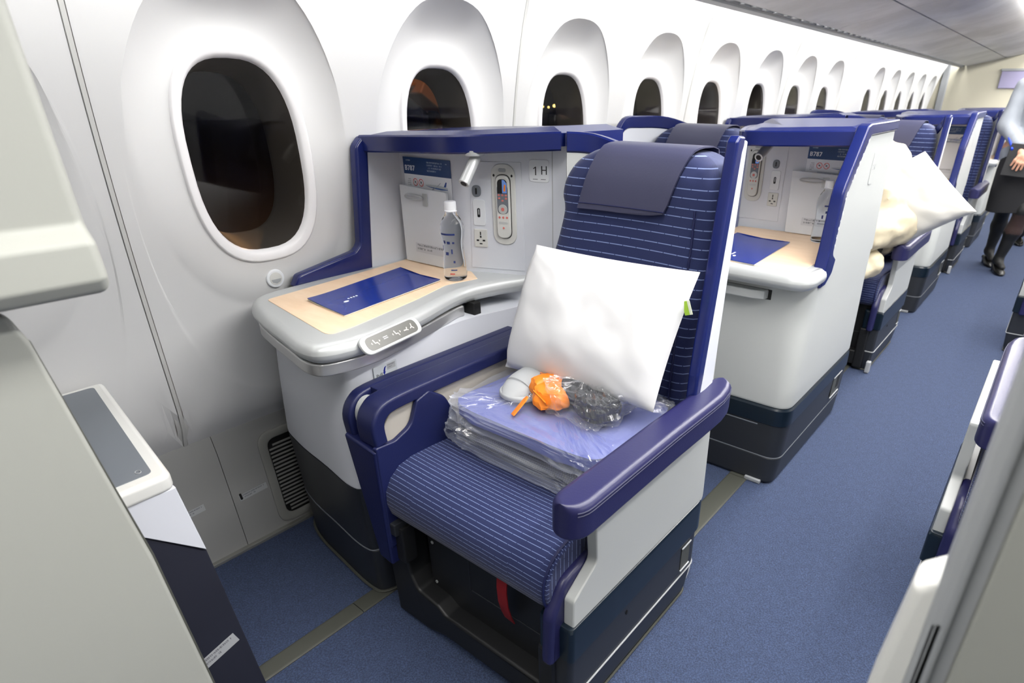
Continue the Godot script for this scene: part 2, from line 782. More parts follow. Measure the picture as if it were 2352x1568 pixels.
func make_materials() -> void:
	M.wall = mat(Color(0.80, 0.80, 0.80), 0.48)
	M.joint = mat(Color(0.74, 0.74, 0.73), 0.5)
	M.ring = mat(Color(0.86, 0.855, 0.86), 0.35)
	M.dado = mat(Color(0.57, 0.57, 0.565), 0.55)
	M.grille = mat(Color(0.54, 0.54, 0.525), 0.5)
	M.void = mat(Color(0.04, 0.04, 0.045), 0.9)
	M.strip_alu = mat(Color(0.62, 0.62, 0.60), 0.4, 0.7)
	M.track = mat(Color(0.27, 0.275, 0.25), 0.5)
	M.shell = mat(Color(0.82, 0.83, 0.86), 0.38)
	M.shell_warm = mat(Color(0.70, 0.71, 0.705), 0.45)
	M.insert = mat(Color(0.66, 0.64, 0.61), 0.5)
	M.navy = mat(Color(0.07, 0.115, 0.35), 0.24)
	M.teal = mat(Color(0.055, 0.105, 0.15), 0.28)
	M.dark = mat(Color(0.145, 0.155, 0.175), 0.42)
	M.black = mat(Color(0.085, 0.088, 0.095), 0.5)
	M.blackest = mat(Color(0.02, 0.02, 0.022), 0.6)
	M.silver = mat(Color(0.76, 0.77, 0.77), 0.34, 0.3)
	M.chrome = mat(Color(0.74, 0.75, 0.76), 0.2, 0.95)
	M.cream = mat(Color(0.80, 0.78, 0.70), 0.6)
	M.partition = mat(Color(0.60, 0.605, 0.58), 0.55)
	M.plate = mat(Color(0.80, 0.80, 0.785), 0.4)
	M.plate_white = mat(Color(0.86, 0.87, 0.885), 0.35)
	M.grey_top = mat(Color(0.42, 0.44, 0.47), 0.45)
	M.end_dark = mat(Color(0.135, 0.14, 0.185), 0.5)
	M.white_rim = mat(Color(0.84, 0.84, 0.825), 0.35)
	M.red = mat(Color(0.50, 0.04, 0.06), 0.6)
	M.ink = mat(Color(0.10, 0.10, 0.11), 0.6)
	M.ink_grey = mat(Color(0.45, 0.46, 0.48), 0.6)
	M.white_ink = mat(Color(0.92, 0.94, 0.97), 0.5)
	M.blue_ink = mat(Color(0.06, 0.12, 0.52), 0.5)
	M.sticker = mat(Color(0.76, 0.78, 0.80), 0.4)
	M.booklet = mat(Color(0.105, 0.19, 0.52), 0.2)
	M.paper = mat(Color(0.90, 0.90, 0.89), 0.6)
	M.cotton = mat(Color(0.86, 0.86, 0.865), 0.85)
	M.cotton_old = mat(Color(0.84, 0.83, 0.80), 0.85)
	M.jacket_cream = mat(Color(0.80, 0.755, 0.65), 0.6)
	M.orange = mat(Color(0.93, 0.52, 0.12), 0.5)
	M.slipper = mat(Color(0.67, 0.68, 0.69), 0.9)
	M.slipper_band = mat(Color(0.88, 0.88, 0.90), 0.8)
	M.slipper_navy = mat(Color(0.13, 0.14, 0.40), 0.8)
	M.foam = mat(Color(0.07, 0.07, 0.08), 0.9)
	M.duvet = mat(Color(0.27, 0.31, 0.60), 0.75)
	M.suit = mat(Color(0.58, 0.60, 0.63), 0.8)
	M.skirt = mat(Color(0.115, 0.115, 0.125), 0.85)
	M.shoe = mat(Color(0.02, 0.02, 0.02), 0.3)
	M.folder = mat(Color(0.10, 0.10, 0.11), 0.45)
	M.blue_edge = mat(Color(0.08, 0.26, 0.82), 0.4)
	M.hair = mat(Color(0.035, 0.028, 0.025), 0.5)
	M.trousers = mat(Color(0.03, 0.03, 0.035), 0.9)
	M.sign = mat(Color(0.62, 0.60, 0.72), 0.5)
	M.tag_green = mat(Color(0.62, 0.78, 0.22), 0.6)
	M.tag_white = mat(Color(0.86, 0.88, 0.80), 0.6)
	M.light_grey = mat(Color(0.62, 0.63, 0.64), 0.4)
	M.skin = mat(Color(1, 1, 1), 0.55)
	M.skin.vertex_color_use_as_albedo = true
	M.skin.subsurf_scatter_enabled = true
	M.skin.subsurf_scatter_strength = 0.1

	M.cloth = mat(Color(1, 1, 1), 0.85)
	M.cloth.albedo_texture = TX.stripe
	M.cloth.uv1_scale = Vector3(14.0, 14.0, 1)
	M.cloth.rim_enabled = true
	M.cloth.rim = 0.25
	M.carpet = mat(Color(1, 1, 1), 0.95)
	M.carpet.albedo_texture = TX.carpet
	M.carpet.normal_enabled = true
	M.carpet.normal_texture = TX.carpet_n
	M.carpet.normal_scale = 0.8
	M.carpet.uv1_triplanar = true
	M.carpet.uv1_world_triplanar = true
	M.carpet.uv1_scale = Vector3(2.6, 2.6, 2.6)
	M.wood = mat(Color(1, 1, 1), 0.38)
	M.wood.albedo_texture = TX.wood
	M.wood.uv1_triplanar = true
	M.wood.uv1_scale = Vector3(2.2, 2.2, 2.2)
	M.marble = mat(Color(1, 1, 1), 0.4)
	M.marble.albedo_texture = TX.marble
	M.marble.uv1_triplanar = true
	M.marble.uv1_scale = Vector3(0.55, 0.55, 0.55)
	M.leather = mat(Color(0.125, 0.125, 0.29), 0.36)
	leathery(M.leather)
	M.leather_navy = mat(Color(0.075, 0.10, 0.27), 0.42)
	leathery(M.leather_navy)
	M.cover = mat(Color(0.235, 0.24, 0.335), 0.46)
	leathery(M.cover)
	M.brushed = mat(Color(0.74, 0.74, 0.74), 0.30, 0.7)
	M.knit = mat(Color(1, 1, 1), 0.9)
	M.knit.albedo_texture = TX.knit
	M.knit.uv1_scale = Vector3(22, 22, 1)
	M.card = mat(Color(1, 1, 1), 0.3)
	M.card.albedo_texture = TX.card
	M.icons = mat(Color(1, 1, 1), 0.3)
	M.icons.albedo_texture = TX.icons
	M.pouch_band = mat(Color(1, 1, 1), 0.5)
	M.pouch_band.albedo_texture = TX.pouch
	M.latin = mat(Color(1, 1, 1), 0.4)
	M.latin.albedo_texture = TX.latin
	M.placard = mat(Color(1, 1, 1), 0.4)
	M.placard.albedo_texture = TX.placard

	M.pane = mat(Color(0.03, 0.03, 0.03, 0.05), 0.03)
	M.pane.transparency = BaseMaterial3D.TRANSPARENCY_ALPHA
	M.pane.metallic_specular = 0.3
	M.film = mat(Color(0.93, 0.95, 1.0, 0.13), 0.15)
	M.film.metallic_specular = 1.0
	M.film.transparency = BaseMaterial3D.TRANSPARENCY_ALPHA
	M.film.normal_enabled = true
	M.film.normal_texture = TX.crumple_n
	M.film.normal_scale = 0.35
	M.film.uv1_triplanar = true
	M.film.uv1_scale = Vector3(1.8, 2.0, 3.2)
	M.film_milky = M.film.duplicate()
	M.film_milky.albedo_color = Color(0.86, 0.88, 0.93, 0.13)
	M.film_bag = M.film.duplicate()
	M.film_bag.albedo_color = Color(0.9, 0.92, 0.96, 0.07)
	M.film_bag.roughness = 0.05
	M.film_bag.uv1_scale = Vector3(4, 4, 4)
	M.bottle = mat(Color(0.97, 0.985, 1.0, 0.0), 0.02)
	M.bottle.refraction_enabled = true
	M.bottle.refraction_scale = 0.018
	M.cap = mat(Color(0.93, 0.935, 0.95), 0.4)
	M.print_blue = mat(Color(0.14, 0.20, 0.42), 0.5)
	M.print_red = mat(Color(0.75, 0.25, 0.22), 0.5)
	M.button = mat(Color(0.80, 0.45, 0.42), 0.4)
	M.screen_on = mat(Color(0.05, 0.06, 0.08), 0.2)
	M.screen_on.emission_enabled = true
	M.screen_on.emission = Color(0.42, 0.55, 0.80)
	M.screen_on.emission_energy_multiplier = 0.6
	M.glow = mat(Color(0.9, 0.9, 0.88), 0.5)
	M.glow.emission_enabled = true
	M.glow.emission = Color(1.0, 0.985, 0.965)
	M.glow.emission_energy_multiplier = 2.0


func leathery(m: StandardMaterial3D) -> void:
	m.normal_enabled = true
	m.normal_texture = TX.leather_n
	m.normal_scale = 0.25
	m.uv1_triplanar = true
	m.uv1_scale = Vector3(9, 9, 9)


func glow_mat(c: Color, e: float) -> StandardMaterial3D:
	var m := mat(c, 0.5)
	m.emission_enabled = true
	m.emission = c
	m.emission_energy_multiplier = e
	return m


# ---------------------------------------------------------------- the cabin itself
const WY := [0.355, 0.40, 0.46, 0.60, 0.80, 1.00, 1.20, 1.40, 1.55, 1.74]
const WXV := [-1.618, -1.594, -1.582, -1.579, -1.574, -1.558, -1.530, -1.486, -1.428, -1.330]
const WIN0 := -0.757
const PITCH := 0.61
const WINY := 1.036


func wx(y: float) -> float:
	for i in WY.size() - 1:
		if y <= WY[i + 1] or i == WY.size() - 2:
			var w: float = (y - WY[i]) / (WY[i + 1] - WY[i])
			return cubic_interpolate(WXV[i], WXV[i + 1], WXV[maxi(i - 1, 0)], WXV[mini(i + 2, WY.size() - 1)], w)
	return WXV[0]


func oval(t: float, w: float, h: float, pw: float) -> Vector2:
	var cs := cos(t)
	var sn := sin(t)
	return Vector2(signf(cs) * pow(absf(cs), 2.0 / pw) * w, signf(sn) * pow(absf(sn), 2.0 / pw) * h)


# one window bay of the wall panel: reveal scooped out around the window, then the plain curved skin
func bay(m: MB, zc: float, z_hi: float, z_lo: float) -> void:
	var n := 72
	var rings := []
	var xr := -1.566
	for k in 9:
		var w := k / 8.0
		var ring := PackedVector3Array()
		for j in n:
			var t := TAU * j / n
			var a := oval(t, 0.158, 0.243, 2.7)
			var b := oval(t, 0.252, 0.372, 2.35) + Vector2(0, 0.012)
			var q := a.lerp(b, w)
			var edge := wx(WINY + b.y) - 0.0025 * clampf(-b.y * 4.0, 0.0, 1.0)
			var s := w * w * (0.55 + 0.45 * w)
			ring.append(Vector3(lerpf(xr, edge, s), WINY + q.y, zc + q.x))
		rings.append(ring)
	var last: PackedVector3Array = rings[8]
	var ov2 := PackedVector3Array()
	for j in n:
		var t := TAU * j / n
		var b := oval(t, 0.272, 0.490, 2.2) + Vector2(0, -0.098)
		var y := WINY + b.y
		var dip := 0.0025 * clampf(-b.y * 4.0, 0.0, 1.0)
		ov2.append(Vector3(wx(y) - dip, y, zc + b.x))
	for w in [0.5, 1.0]:
		var ring := PackedVector3Array()
		for j in n:
			var q := last[j].lerp(ov2[j], w)
			var dip := 0.0025 * clampf((WINY - q.y) * 4.0, 0.0, 1.0)
			ring.append(Vector3(wx(q.y) - dip, q.y, q.z))
		rings.append(ring)
	var c := Vector2(0, -0.05)
	var y0 := 0.355
	var y1 := 1.74
	var border := PackedVector2Array()
	for j in n:
		var d := Vector2(ov2[j].z - zc, ov2[j].y - WINY) - c
		var k := 1e9
		if d.x > 1e-6:
			k = minf(k, (z_hi - zc - c.x) / d.x)
		elif d.x < -1e-6:
			k = minf(k, (z_lo - zc - c.x) / d.x)
		if d.y > 1e-6:
			k = minf(k, (y1 - WINY - c.y) / d.y)
		elif d.y < -1e-6:
			k = minf(k, (y0 - WINY - c.y) / d.y)
		border.append(c + d * k + Vector2(zc, WINY))
	for cr in [Vector2(z_hi, y1), Vector2(z_lo, y1), Vector2(z_hi, y0), Vector2(z_lo, y0)]:
		var best := 0
		for j in n:
			if border[j].distance_to(cr) < border[best].distance_to(cr):
				best = j
		border[best] = cr
	var flare := PackedVector3Array()
	for j in n:
		var q := ov2[j].lerp(Vector3(0, border[j].y, border[j].x), 0.09)
		flare.append(Vector3(wx(q.y), q.y, q.z))
	rings.append(flare)
	for w in [0.16, 0.28, 0.4, 0.55, 0.7, 0.85, 1.0]:
		var ring := PackedVector3Array()
		for j in n:
			var q := Vector2(ov2[j].z, ov2[j].y).lerp(border[j], w)
			ring.append(Vector3(wx(q.y), q.y, q.x))
		rings.append(ring)
	m.loft(rings)


func plain_bay(m: MB, z_hi: float, z_lo: float) -> void:
	var rings := []
	for k in 29:
		var y := lerpf(0.355, 1.74, k / 28.0)
		rings.append(PackedVector3Array([Vector3(wx(y), y, z_hi), Vector3(wx(y), y, z_lo)]))
	m.loft(rings, false)


func window(no: int, zc: float) -> void:
	var o := struct("window_%d" % no, Vector3(-1.574, WINY, zc), "oval cabin window set in a white frame ring")
	var n := 48
	var prof := [[0.159, 0.244, -1.5675], [0.157, 0.242, -1.5605], [0.153, 0.238, -1.5585], [0.141, 0.224, -1.5615], [0.135, 0.217, -1.566], [0.1325, 0.2135, -1.576]]
	var rings := []
	for q in prof:
		var ring := PackedVector3Array()
		for j in n:
			var v := oval(TAU * j / n, q[0], q[1], 2.7)
			ring.append(Vector3(q[2], WINY + v.y, zc + v.x))
		rings.append(ring)
	part(o, "frame_ring", MB.new().loft(rings), M.ring, 50)
	var tun := []
	for q in [[0.1325, 0.2135, -1.576], [0.128, 0.205, -1.60], [0.120, 0.19, -1.66], [0.118, 0.188, -1.70]]:
		var ring := PackedVector3Array()
		for j in n:
			var v := oval(TAU * j / n, q[0], q[1], 2.7)
			ring.append(Vector3(q[2], WINY + v.y, zc + v.x))
		tun.append(ring)
	part(o, "window_tunnel", MB.new().loft(tun), M.tunnel, 60)
	var poly := PackedVector2Array()
	for j in n:
		poly.append(oval(TAU * j / n, 0.1325, 0.2135, 2.7))
	var fr := Transform3D(Basis(Vector3(0, 0, 1), Vector3(0, 1, 0), Vector3(-1, 0, 0)), Vector3(-1.577, WINY, zc))
	part(o, "inner_pane", sheet(poly).xf(fr), M.pane)
	var poly2 := PackedVector2Array()
	for j in n:
		poly2.append(oval(TAU * j / n, 0.119, 0.189, 2.7))
	fr.origin.x = -1.69
	part(o, "outer_pane", sheet(poly2).xf(fr), M.pane)


# a pane drawn as one sheet, as thin glass is
func sheet(poly: PackedVector2Array) -> MB:
	var m := MB.new()
	for i in poly.size():
		var a := poly[i]
		var b := poly[(i + 1) % poly.size()]
		m.tri(Vector3.ZERO, Vector3(a.x, a.y, 0), Vector3(b.x, b.y, 0))
	return m


func build_setting() -> void:
	M.tunnel = mat(Color(0.20, 0.18, 0.155), 0.6)
	# floor
	var fl := struct("floor", Vector3(0, 0, -4), "blue flecked carpet floor with grey track covers")
	part(fl, "carpet", rbox(Vector3(-1.64, -0.06, 1.25), Vector3(4.05, 0.0, -9.3), 0.001, 1), M.carpet)
	for q in [[-1.150, -1.100], [-0.640, -0.575]]:
		var w: float = q[1] - q[0]
		var pts := PackedVector2Array([Vector2(q[0], -0.01), Vector2(q[0], 0.002), Vector2(q[0] + 0.006, 0.005), Vector2(q[1] - 0.006, 0.005), Vector2(q[1], 0.002), Vector2(q[1], -0.01)])
		for k in 9:
			part(fl, "track_cover", slab_z(pts, 0.6 - k * 1.17 - 1.168, 0.6 - k * 1.17), M.track)
	part(fl, "edge_strip", rbox(Vector3(-1.592, -0.01, 1.1), Vector3(-1.562, 0.009, -9.2), 0.003), M.strip_alu)

	# window wall: panels of two bays with joint strips between
	var wl := struct("wall_left", Vector3(-1.57, 0, -4), "white curved window wall panels with scooped window reveals")
	var dark_bay := 8
	for k in range(-1, 7):
		var m := MB.new()
		for h in 2:
			var i := k * 2 + h
			var zc := WIN0 - PITCH * i
			var hi := zc + PITCH * 0.5 - (0.006 if h == 0 else 0.0)
			var lo := zc - PITCH * 0.5 + (0.006 if h == 1 else 0.0)
			if i == dark_bay:
				plain_bay(m, hi, lo)
			else:
				bay(m, zc, hi, lo)
		part(wl, "wall_panel", m, M.wall, 28)
		var zs := WIN0 - PITCH * (k * 2) + PITCH * 0.5
		var rings := []
		for j in 24:
			var y := lerpf(0.355, 1.74, j / 23.0)
			var x := wx(y)
			rings.append(PackedVector3Array([Vector3(x - 0.004, y, zs + 0.014), Vector3(x - 0.003, y, zs + 0.0052), Vector3(x + 0.0015, y, zs + 0.0040), Vector3(x + 0.0015, y, zs - 0.0040), Vector3(x - 0.003, y, zs - 0.0052), Vector3(x - 0.004, y, zs - 0.014)]))
		part(wl, "joint_strip", MB.new().loft(rings, false), M.joint)
	var no := 0
	for i in range(-1, 14):
		if i != dark_bay and WIN0 - PITCH * i > -9.0:
			no += 1
			window(no, WIN0 - PITCH * i)
	# tint button under each near window
	for i in range(0, 2):
		var zc := WIN0 - PITCH * i + 0.003
		var fr := frame(Vector3(-1.572, 0.745, zc), Vector3(0, 0, -1), Vector3(0, 1, 0))
		var pl := part(wl, "tint_button", extrude(ellipse2(0.024, 0.024, 28), 0.009, 0.003).xf(fr), M.plate_white)
		part(pl, "button_face", extrude(ellipse2(0.0165, 0.0165, 24), 0.0015, 0.0005).xf(fr.translated(Vector3(0.0085, 0, 0))), M.plate)
		part(pl, "button_mark", extrude(PackedVector2Array([Vector2(-0.0135, -0.001), Vector2(0.0135, -0.001), Vector2(0.010, -0.0085), Vector2(0, -0.0125), Vector2(-0.010, -0.0085)]), 0.0006).xf(fr.translated(Vector3(0.0101, 0, 0))), M.light_grey)
	# grey dado panels under the wall
	for k in range(-1, 7):
		var z1 := -0.513 - 1.22 * k - 0.0008
		var z0 := z1 - 1.2184
		var prof := PackedVector2Array([Vector2(-1.575, 0.0), Vector2(-1.604, 0.30), Vector2(-1.616, 0.352), Vector2(-1.622, 0.37), Vector2(-1.66, 0.37), Vector2(-1.66, 0.0)])
		part(wl, "dado_panel", slab_z(prof, z0, z1, 0.0), M.dado, 30)
	vent(wl)
	for q in [[-0.600, 0.158, 0.040], [-0.440, 0.176, 0.032]]:
		var x: float = -1.575 - 0.029 * q[1] / 0.30
		var fr := frame(Vector3(x + 0.0005, q[1], q[0] + 0.03), Vector3(0, 0.06, -1), Vector3(-0.1, 1, 0))
		part(wl, "placard", card_quad(q[2], 0.0095, 0.0008, fr), M.placard)
	var slot := frame(Vector3(-1.5895, 0.160, -0.535), Vector3(0, 0.06, -1), Vector3(-0.1, 1, 0))
	part(wl, "key_slot", extrude(pill(0.003, 0.010), 0.001).xf(slot), M.blackest)

	# bins, valance and ceiling
	var ce := struct("ceiling", Vector3(0, 1.6, -4), "grey marbled bin undersides with slotted air grille")
	var zA := 1.05
	var zB := -9.2
	part(ce, "valance_lip", slab_z(rounded([Vector2(-1.336, 1.516), Vector2(-1.300, 1.522), Vector2(-1.300, 1.532), Vector2(-1.328, 1.545), Vector2(-1.336, 1.545)], 0.002, 2), zB, zA), M.light_grey)
	part(ce, "grille_rail", rbox(Vector3(-1.302, 1.531, zB), Vector3(-1.294, 1.548, zA), 0.001, 1), M.light_grey)
	part(ce, "grille_rail", rbox(Vector3(-1.269, 1.533, zB), Vector3(-1.261, 1.556, zA), 0.001, 1), M.light_grey)
	var rib := rbox(Vector3(-1.2945, 1.532, -0.5), Vector3(-1.2685, 1.545, 0.5), 0.001, 1)
	for k in 75:
		var w := 0.017 if k % 3 != 0 else 0.040
		var r := MB.new().add(rib)
		var z := 0.3 - k * 0.125
		part(ce, "grille_rib", r.warp(func(v: Vector3) -> Vector3: return Vector3(v.x, v.y, z + v.z * w)), M.light_grey)
	part(ce, "bin_back", rbox(Vector3(-1.300, 1.54, zB), Vector3(-1.285, 1.81, zA), 0.002, 1), M.light_grey)
	part(ce, "cove_top", rbox(Vector3(-1.40, 1.735, zB), Vector3(-1.28, 1.75, zA), 0.002, 1), M.light_grey)
	for k in 4:
		var z1 := 1.05 - k * 2.57
		part(ce, "bin_underside", slab_z(PackedVector2Array([Vector2(-1.263, 1.533), Vector2(-0.906, 1.610), Vector2(-0.908, 1.625), Vector2(-1.265, 1.560)]), z1 - 2.566, z1), M.marble)
		part(ce, "bin_face", slab_z(smooth_poly([Vector2(-0.897, 1.612), Vector2(-0.72, 1.648), Vector2(-0.57, 1.70), Vector2(-0.52, 1.745), Vector2(-0.50, 1.80)], 0.015), z1 - 2.566, z1), M.marble)
	part(ce, "bin_top", rbox(Vector3(-1.30, 1.80, zB), Vector3(-0.515, 1.815, zA), 0.002, 1), M.light_grey)
	part(ce, "bin_lip", rbox(Vector3(-0.515, 1.80, zB), Vector3(-0.485, 1.83, zA), 0.006), M.white_rim)
	part(ce, "bin_wall", rbox(Vector3(-0.53, 1.82, zB), Vector3(-0.51, 2.2, zA), 0.002, 1), M.wall)
	part(ce, "aisle_ceiling", rbox(Vector3(-0.55, 2.2, zB), Vector3(4.05, 2.24, zA), 0.002, 1), M.wall)
	part(ce, "centre_bin", rbox(Vector3(0.45, 1.86, zB), Vector3(2.05, 2.2, zA), 0.05, 3), M.shell_warm)
	part(ce, "light_strip", rbox(Vector3(-0.37, 2.135, zB + 0.1), Vector3(-0.07, 2.15, 0.9), 0.002, 1), M.glow)
	part(ce, "light_strip", rbox(Vector3(0.435, 1.90, zB + 0.1), Vector3(0.449, 2.06, -0.4), 0.002, 1), M.glow)  # glowing face of the added fill strip on the centre bin
	part(ce, "light_strip", rbox(Vector3(2.6, 2.135, zB + 0.4), Vector3(2.9, 2.15, 0.8), 0.002, 1), M.glow)
	part(ce, "wash_strip", rbox(Vector3(-1.299, 1.57, zB + 0.2), Vector3(-1.292, 1.63, 0.8), 0.002, 1), M.glow)
	# ends and far side
	var wr := struct("wall_rear", Vector3(0, 0, -9.2), "cream bulkhead closing the cabin at the far end")
	part(wr, "bulkhead_panel", rbox(Vector3(-1.64, 0, -9.3), Vector3(4.05, 2.24, -9.2), 0.002, 1), M.cream)
	part(wr, "corner_trim", rbox(Vector3(-1.50, 0.9, -9.2), Vector3(-1.42, 1.60, -9.17), 0.012), M.light_grey)
	var sg := part(wr, "wall_sign", rbox(Vector3(-0.90, 1.30, -9.2), Vector3(-0.58, 1.475, -9.17), 0.008), M.sign)
	part(sg, "sign_cap", rbox(Vector3(-0.91, 1.475, -9.2), Vector3(-0.57, 1.50, -9.165), 0.004), M.light_grey)
	var wf := struct("wall_front", Vector3(0, 0, 1.1), "light partition behind the photographer")
	part(wf, "bulkhead_panel", rbox(Vector3(-1.64, 0, 1.05), Vector3(4.05, 2.24, 1.15), 0.002, 1), M.partition)
	var rw := struct("wall_right", Vector3(4.0, 0, -4), "white wall on the far side of the cabin")
	part(rw, "wall_panel", rbox(Vector3(3.95, 0, 1.1), Vector3(4.05, 2.24, -9.3), 0.002, 1), M.wall)


func smooth_poly(line: Array, thick: float) -> PackedVector2Array:
	var out := PackedVector2Array()
	var s := smooth_path(line, 4)
	for q in s:
		out.append(q)
	for i in range(s.size() - 1, -1, -1):
		out.append(s[i] + Vector2(0, thick))
	return out


# thin card with its picture on the front, uv 0..1
func card_quad(hw: float, hh: float, th: float, fr: Transform3D) -> MB:
	var m := extrude(PackedVector2Array([Vector2(-hw, -hh), Vector2(hw, -hh), Vector2(hw, hh), Vector2(-hw, hh)]), th)
	for i in m.p.size():
		m.t[i] = Vector2(m.p[i].x / hw * 0.5 + 0.5, 0.5 - m.p[i].y / hh * 0.5)
	return m.xf(fr)


func vent(wl: Node3D) -> void:
	var tilt := Vector3(-0.1, 1, 0).normalized()
	var fr := frame(Vector3(-1.5905, 0.166, -0.722), Vector3(0, 0, -1), tilt)
	# frame: ring between two rounded rectangles
	var rings := []
	for q in [[0.105, 0.150, -0.004, 0.042], [0.105, 0.150, 0.003, 0.042], [0.100, 0.145, 0.006, 0.040], [0.084, 0.129, 0.006, 0.030], [0.080, 0.125, 0.003, 0.027], [0.080, 0.125, -0.012, 0.027]]:
		var ring := PackedVector3Array()
		for v in rounded([Vector2(-q[0], -q[1]), Vector2(q[0], -q[1]), Vector2(q[0], q[1]), Vector2(-q[0], q[1])], q[3], 6):
			ring.append(fr * Vector3(v.x, v.y, q[2]))
		rings.append(ring)
	var g := part(wl, "vent_grille", MB.new().loft(rings), M.grille, 40)
	part(g, "vent_back", extrude(rounded([Vector2(-0.08, -0.125), Vector2(0.08, -0.125), Vector2(0.08, 0.125), Vector2(-0.08, 0.125)], 0.027, 4), 0.001).xf(fr.translated_local(Vector3(0, 0, 0.0003))), M.blackest)
	for k in 19:
		var y := -0.114 + k * 0.0121
		var w := 0.078 if absf(y) < 0.10 else 0.066
		var m := MB.new()
		var a := [Vector3(0, y - 0.0042, 0.0014), Vector3(0, y - 0.0012, 0.0048), Vector3(0, y + 0.0042, 0.0050), Vector3(0, y + 0.0030, 0.0014)]
		var r0 := PackedVector3Array()
		var r1 := PackedVector3Array()
		for q in a:
			r0.append(fr * (q + Vector3(-w, 0, 0)))
			r1.append(fr * (q + Vector3(w, 0, 0)))
		m.loft([r0, r1], true, true, true)
		part(g, "slat", m, M.grille, 20)
	part(g, "rib", rbox(Vector3(-0.003, -0.12, 0.002), Vector3(0.003, 0.12, 0.0052), 0.001, 1).xf(fr), M.grille)


# ---------------------------------------------------------------- seats
# Built at the place of the first aisle seat: x -1.09 .. -0.44, z -0.60 .. -1.29; MS / MK / MZ move or mirror it.

func seat(label: String, aisle := true, full := true, arm_x := -0.472) -> Node3D:
	var s := thing("business_seat", label, "seat", Vector3(-0.77, 0, -0.90), "business seats with navy striped cloth")
	seat_cushion(s)
	seat_back(s)
	if aisle:
		seat_aisle_side(s, arm_x)
	if full:
		seat_left_side(s)
		seat_front(s)
		seat_shell(s)
	return s


func cushion_ring(x: float, k: float) -> PackedVector3Array:
	# profile in (z, y), k pulls it in towards its middle at the rounded ends
	var pts := [Vector2(-1.16, 0.445), Vector2(-1.0, 0.447), Vector2(-0.85, 0.452), Vector2(-0.75, 0.458), Vector2(-0.69, 0.459), Vector2(-0.655, 0.452), Vector2(-0.628, 0.432), Vector2(-0.612, 0.402), Vector2(-0.610, 0.370), Vector2(-0.618, 0.340), Vector2(-0.640, 0.322), Vector2(-0.70, 0.315), Vector2(-0.9, 0.32), Vector2(-1.16, 0.33)]
	var r := PackedVector3Array()
	for q in pts:
		var c := Vector2(clampf(q.x, -1.1, -0.67), 0.388)
		var v: Vector2 = c + (q - c) * k
		var sag := -0.006 * (1.0 - pow((x + 0.765) / 0.25, 2.0)) if q.y > 0.42 else 0.0
		r.append(Vector3(x, v.y + sag, v.x))
	return r


func seat_cushion(s: Node3D) -> void:
	var rings := []
	for q in [[-1.004, 0.80], [-1.003, 0.90], [-0.998, 0.96], [-0.985, 1.0], [-0.90, 1.0], [-0.82, 1.0], [-0.70, 1.0], [-0.62, 1.0], [-0.545, 1.0], [-0.532, 0.975], [-0.526, 0.93], [-0.524, 0.85]]:
		rings.append(cushion_ring(q[0], q[1]))
	var m := MB.new().loft(rings, true, true, true)
	# stripes run across: v follows the profile, u the width
	var body: int = (rings.size() - 1) * rings[0].size() * 6
	for i in m.p.size():
		var v := m.p[i]
		if i >= body:
			m.t[i] = Vector2(v.y, v.z * 1.5)
		elif v.x > -0.535:
			m.t[i] = Vector2(v.x, m.t[i].x * 1.0 * 1.7)
		else:
			m.t[i] = Vector2(m.t[i].y, m.t[i].x * 1.7)
	var c := part(s, "seat_cushion", m, M.cloth, 60)
	var pipe := []
	for q in cushion_ring(-0.531, 0.985):
		if q.z > -1.1:
			pipe.append(q)
	part(c, "piping", tube(smooth_path(pipe, 3), 0.003, 6), M.leather_navy)


func back_warp(v: Vector3) -> Vector3:
	# lean back a little, with a hollow at the shoulders and a fuller head part
	var lean := (v.y - 0.45) * 0.095
	var bow := 0.016 * exp(-pow((v.y - 0.66) / 0.12, 2.0)) + 0.010 * exp(-pow((v.y - 1.02) / 0.07, 2.0))
	var wing := 0.020 * pow(clampf(absf(v.x + 0.735) / 0.21, 0.0, 1.2), 2.0)
	return Vector3(v.x, v.y if v.y < 0.9 else 0.9 + (v.y - 0.9) * 0.93, v.z - lean + (bow + wing if v.z > -1.175 else 0.0))


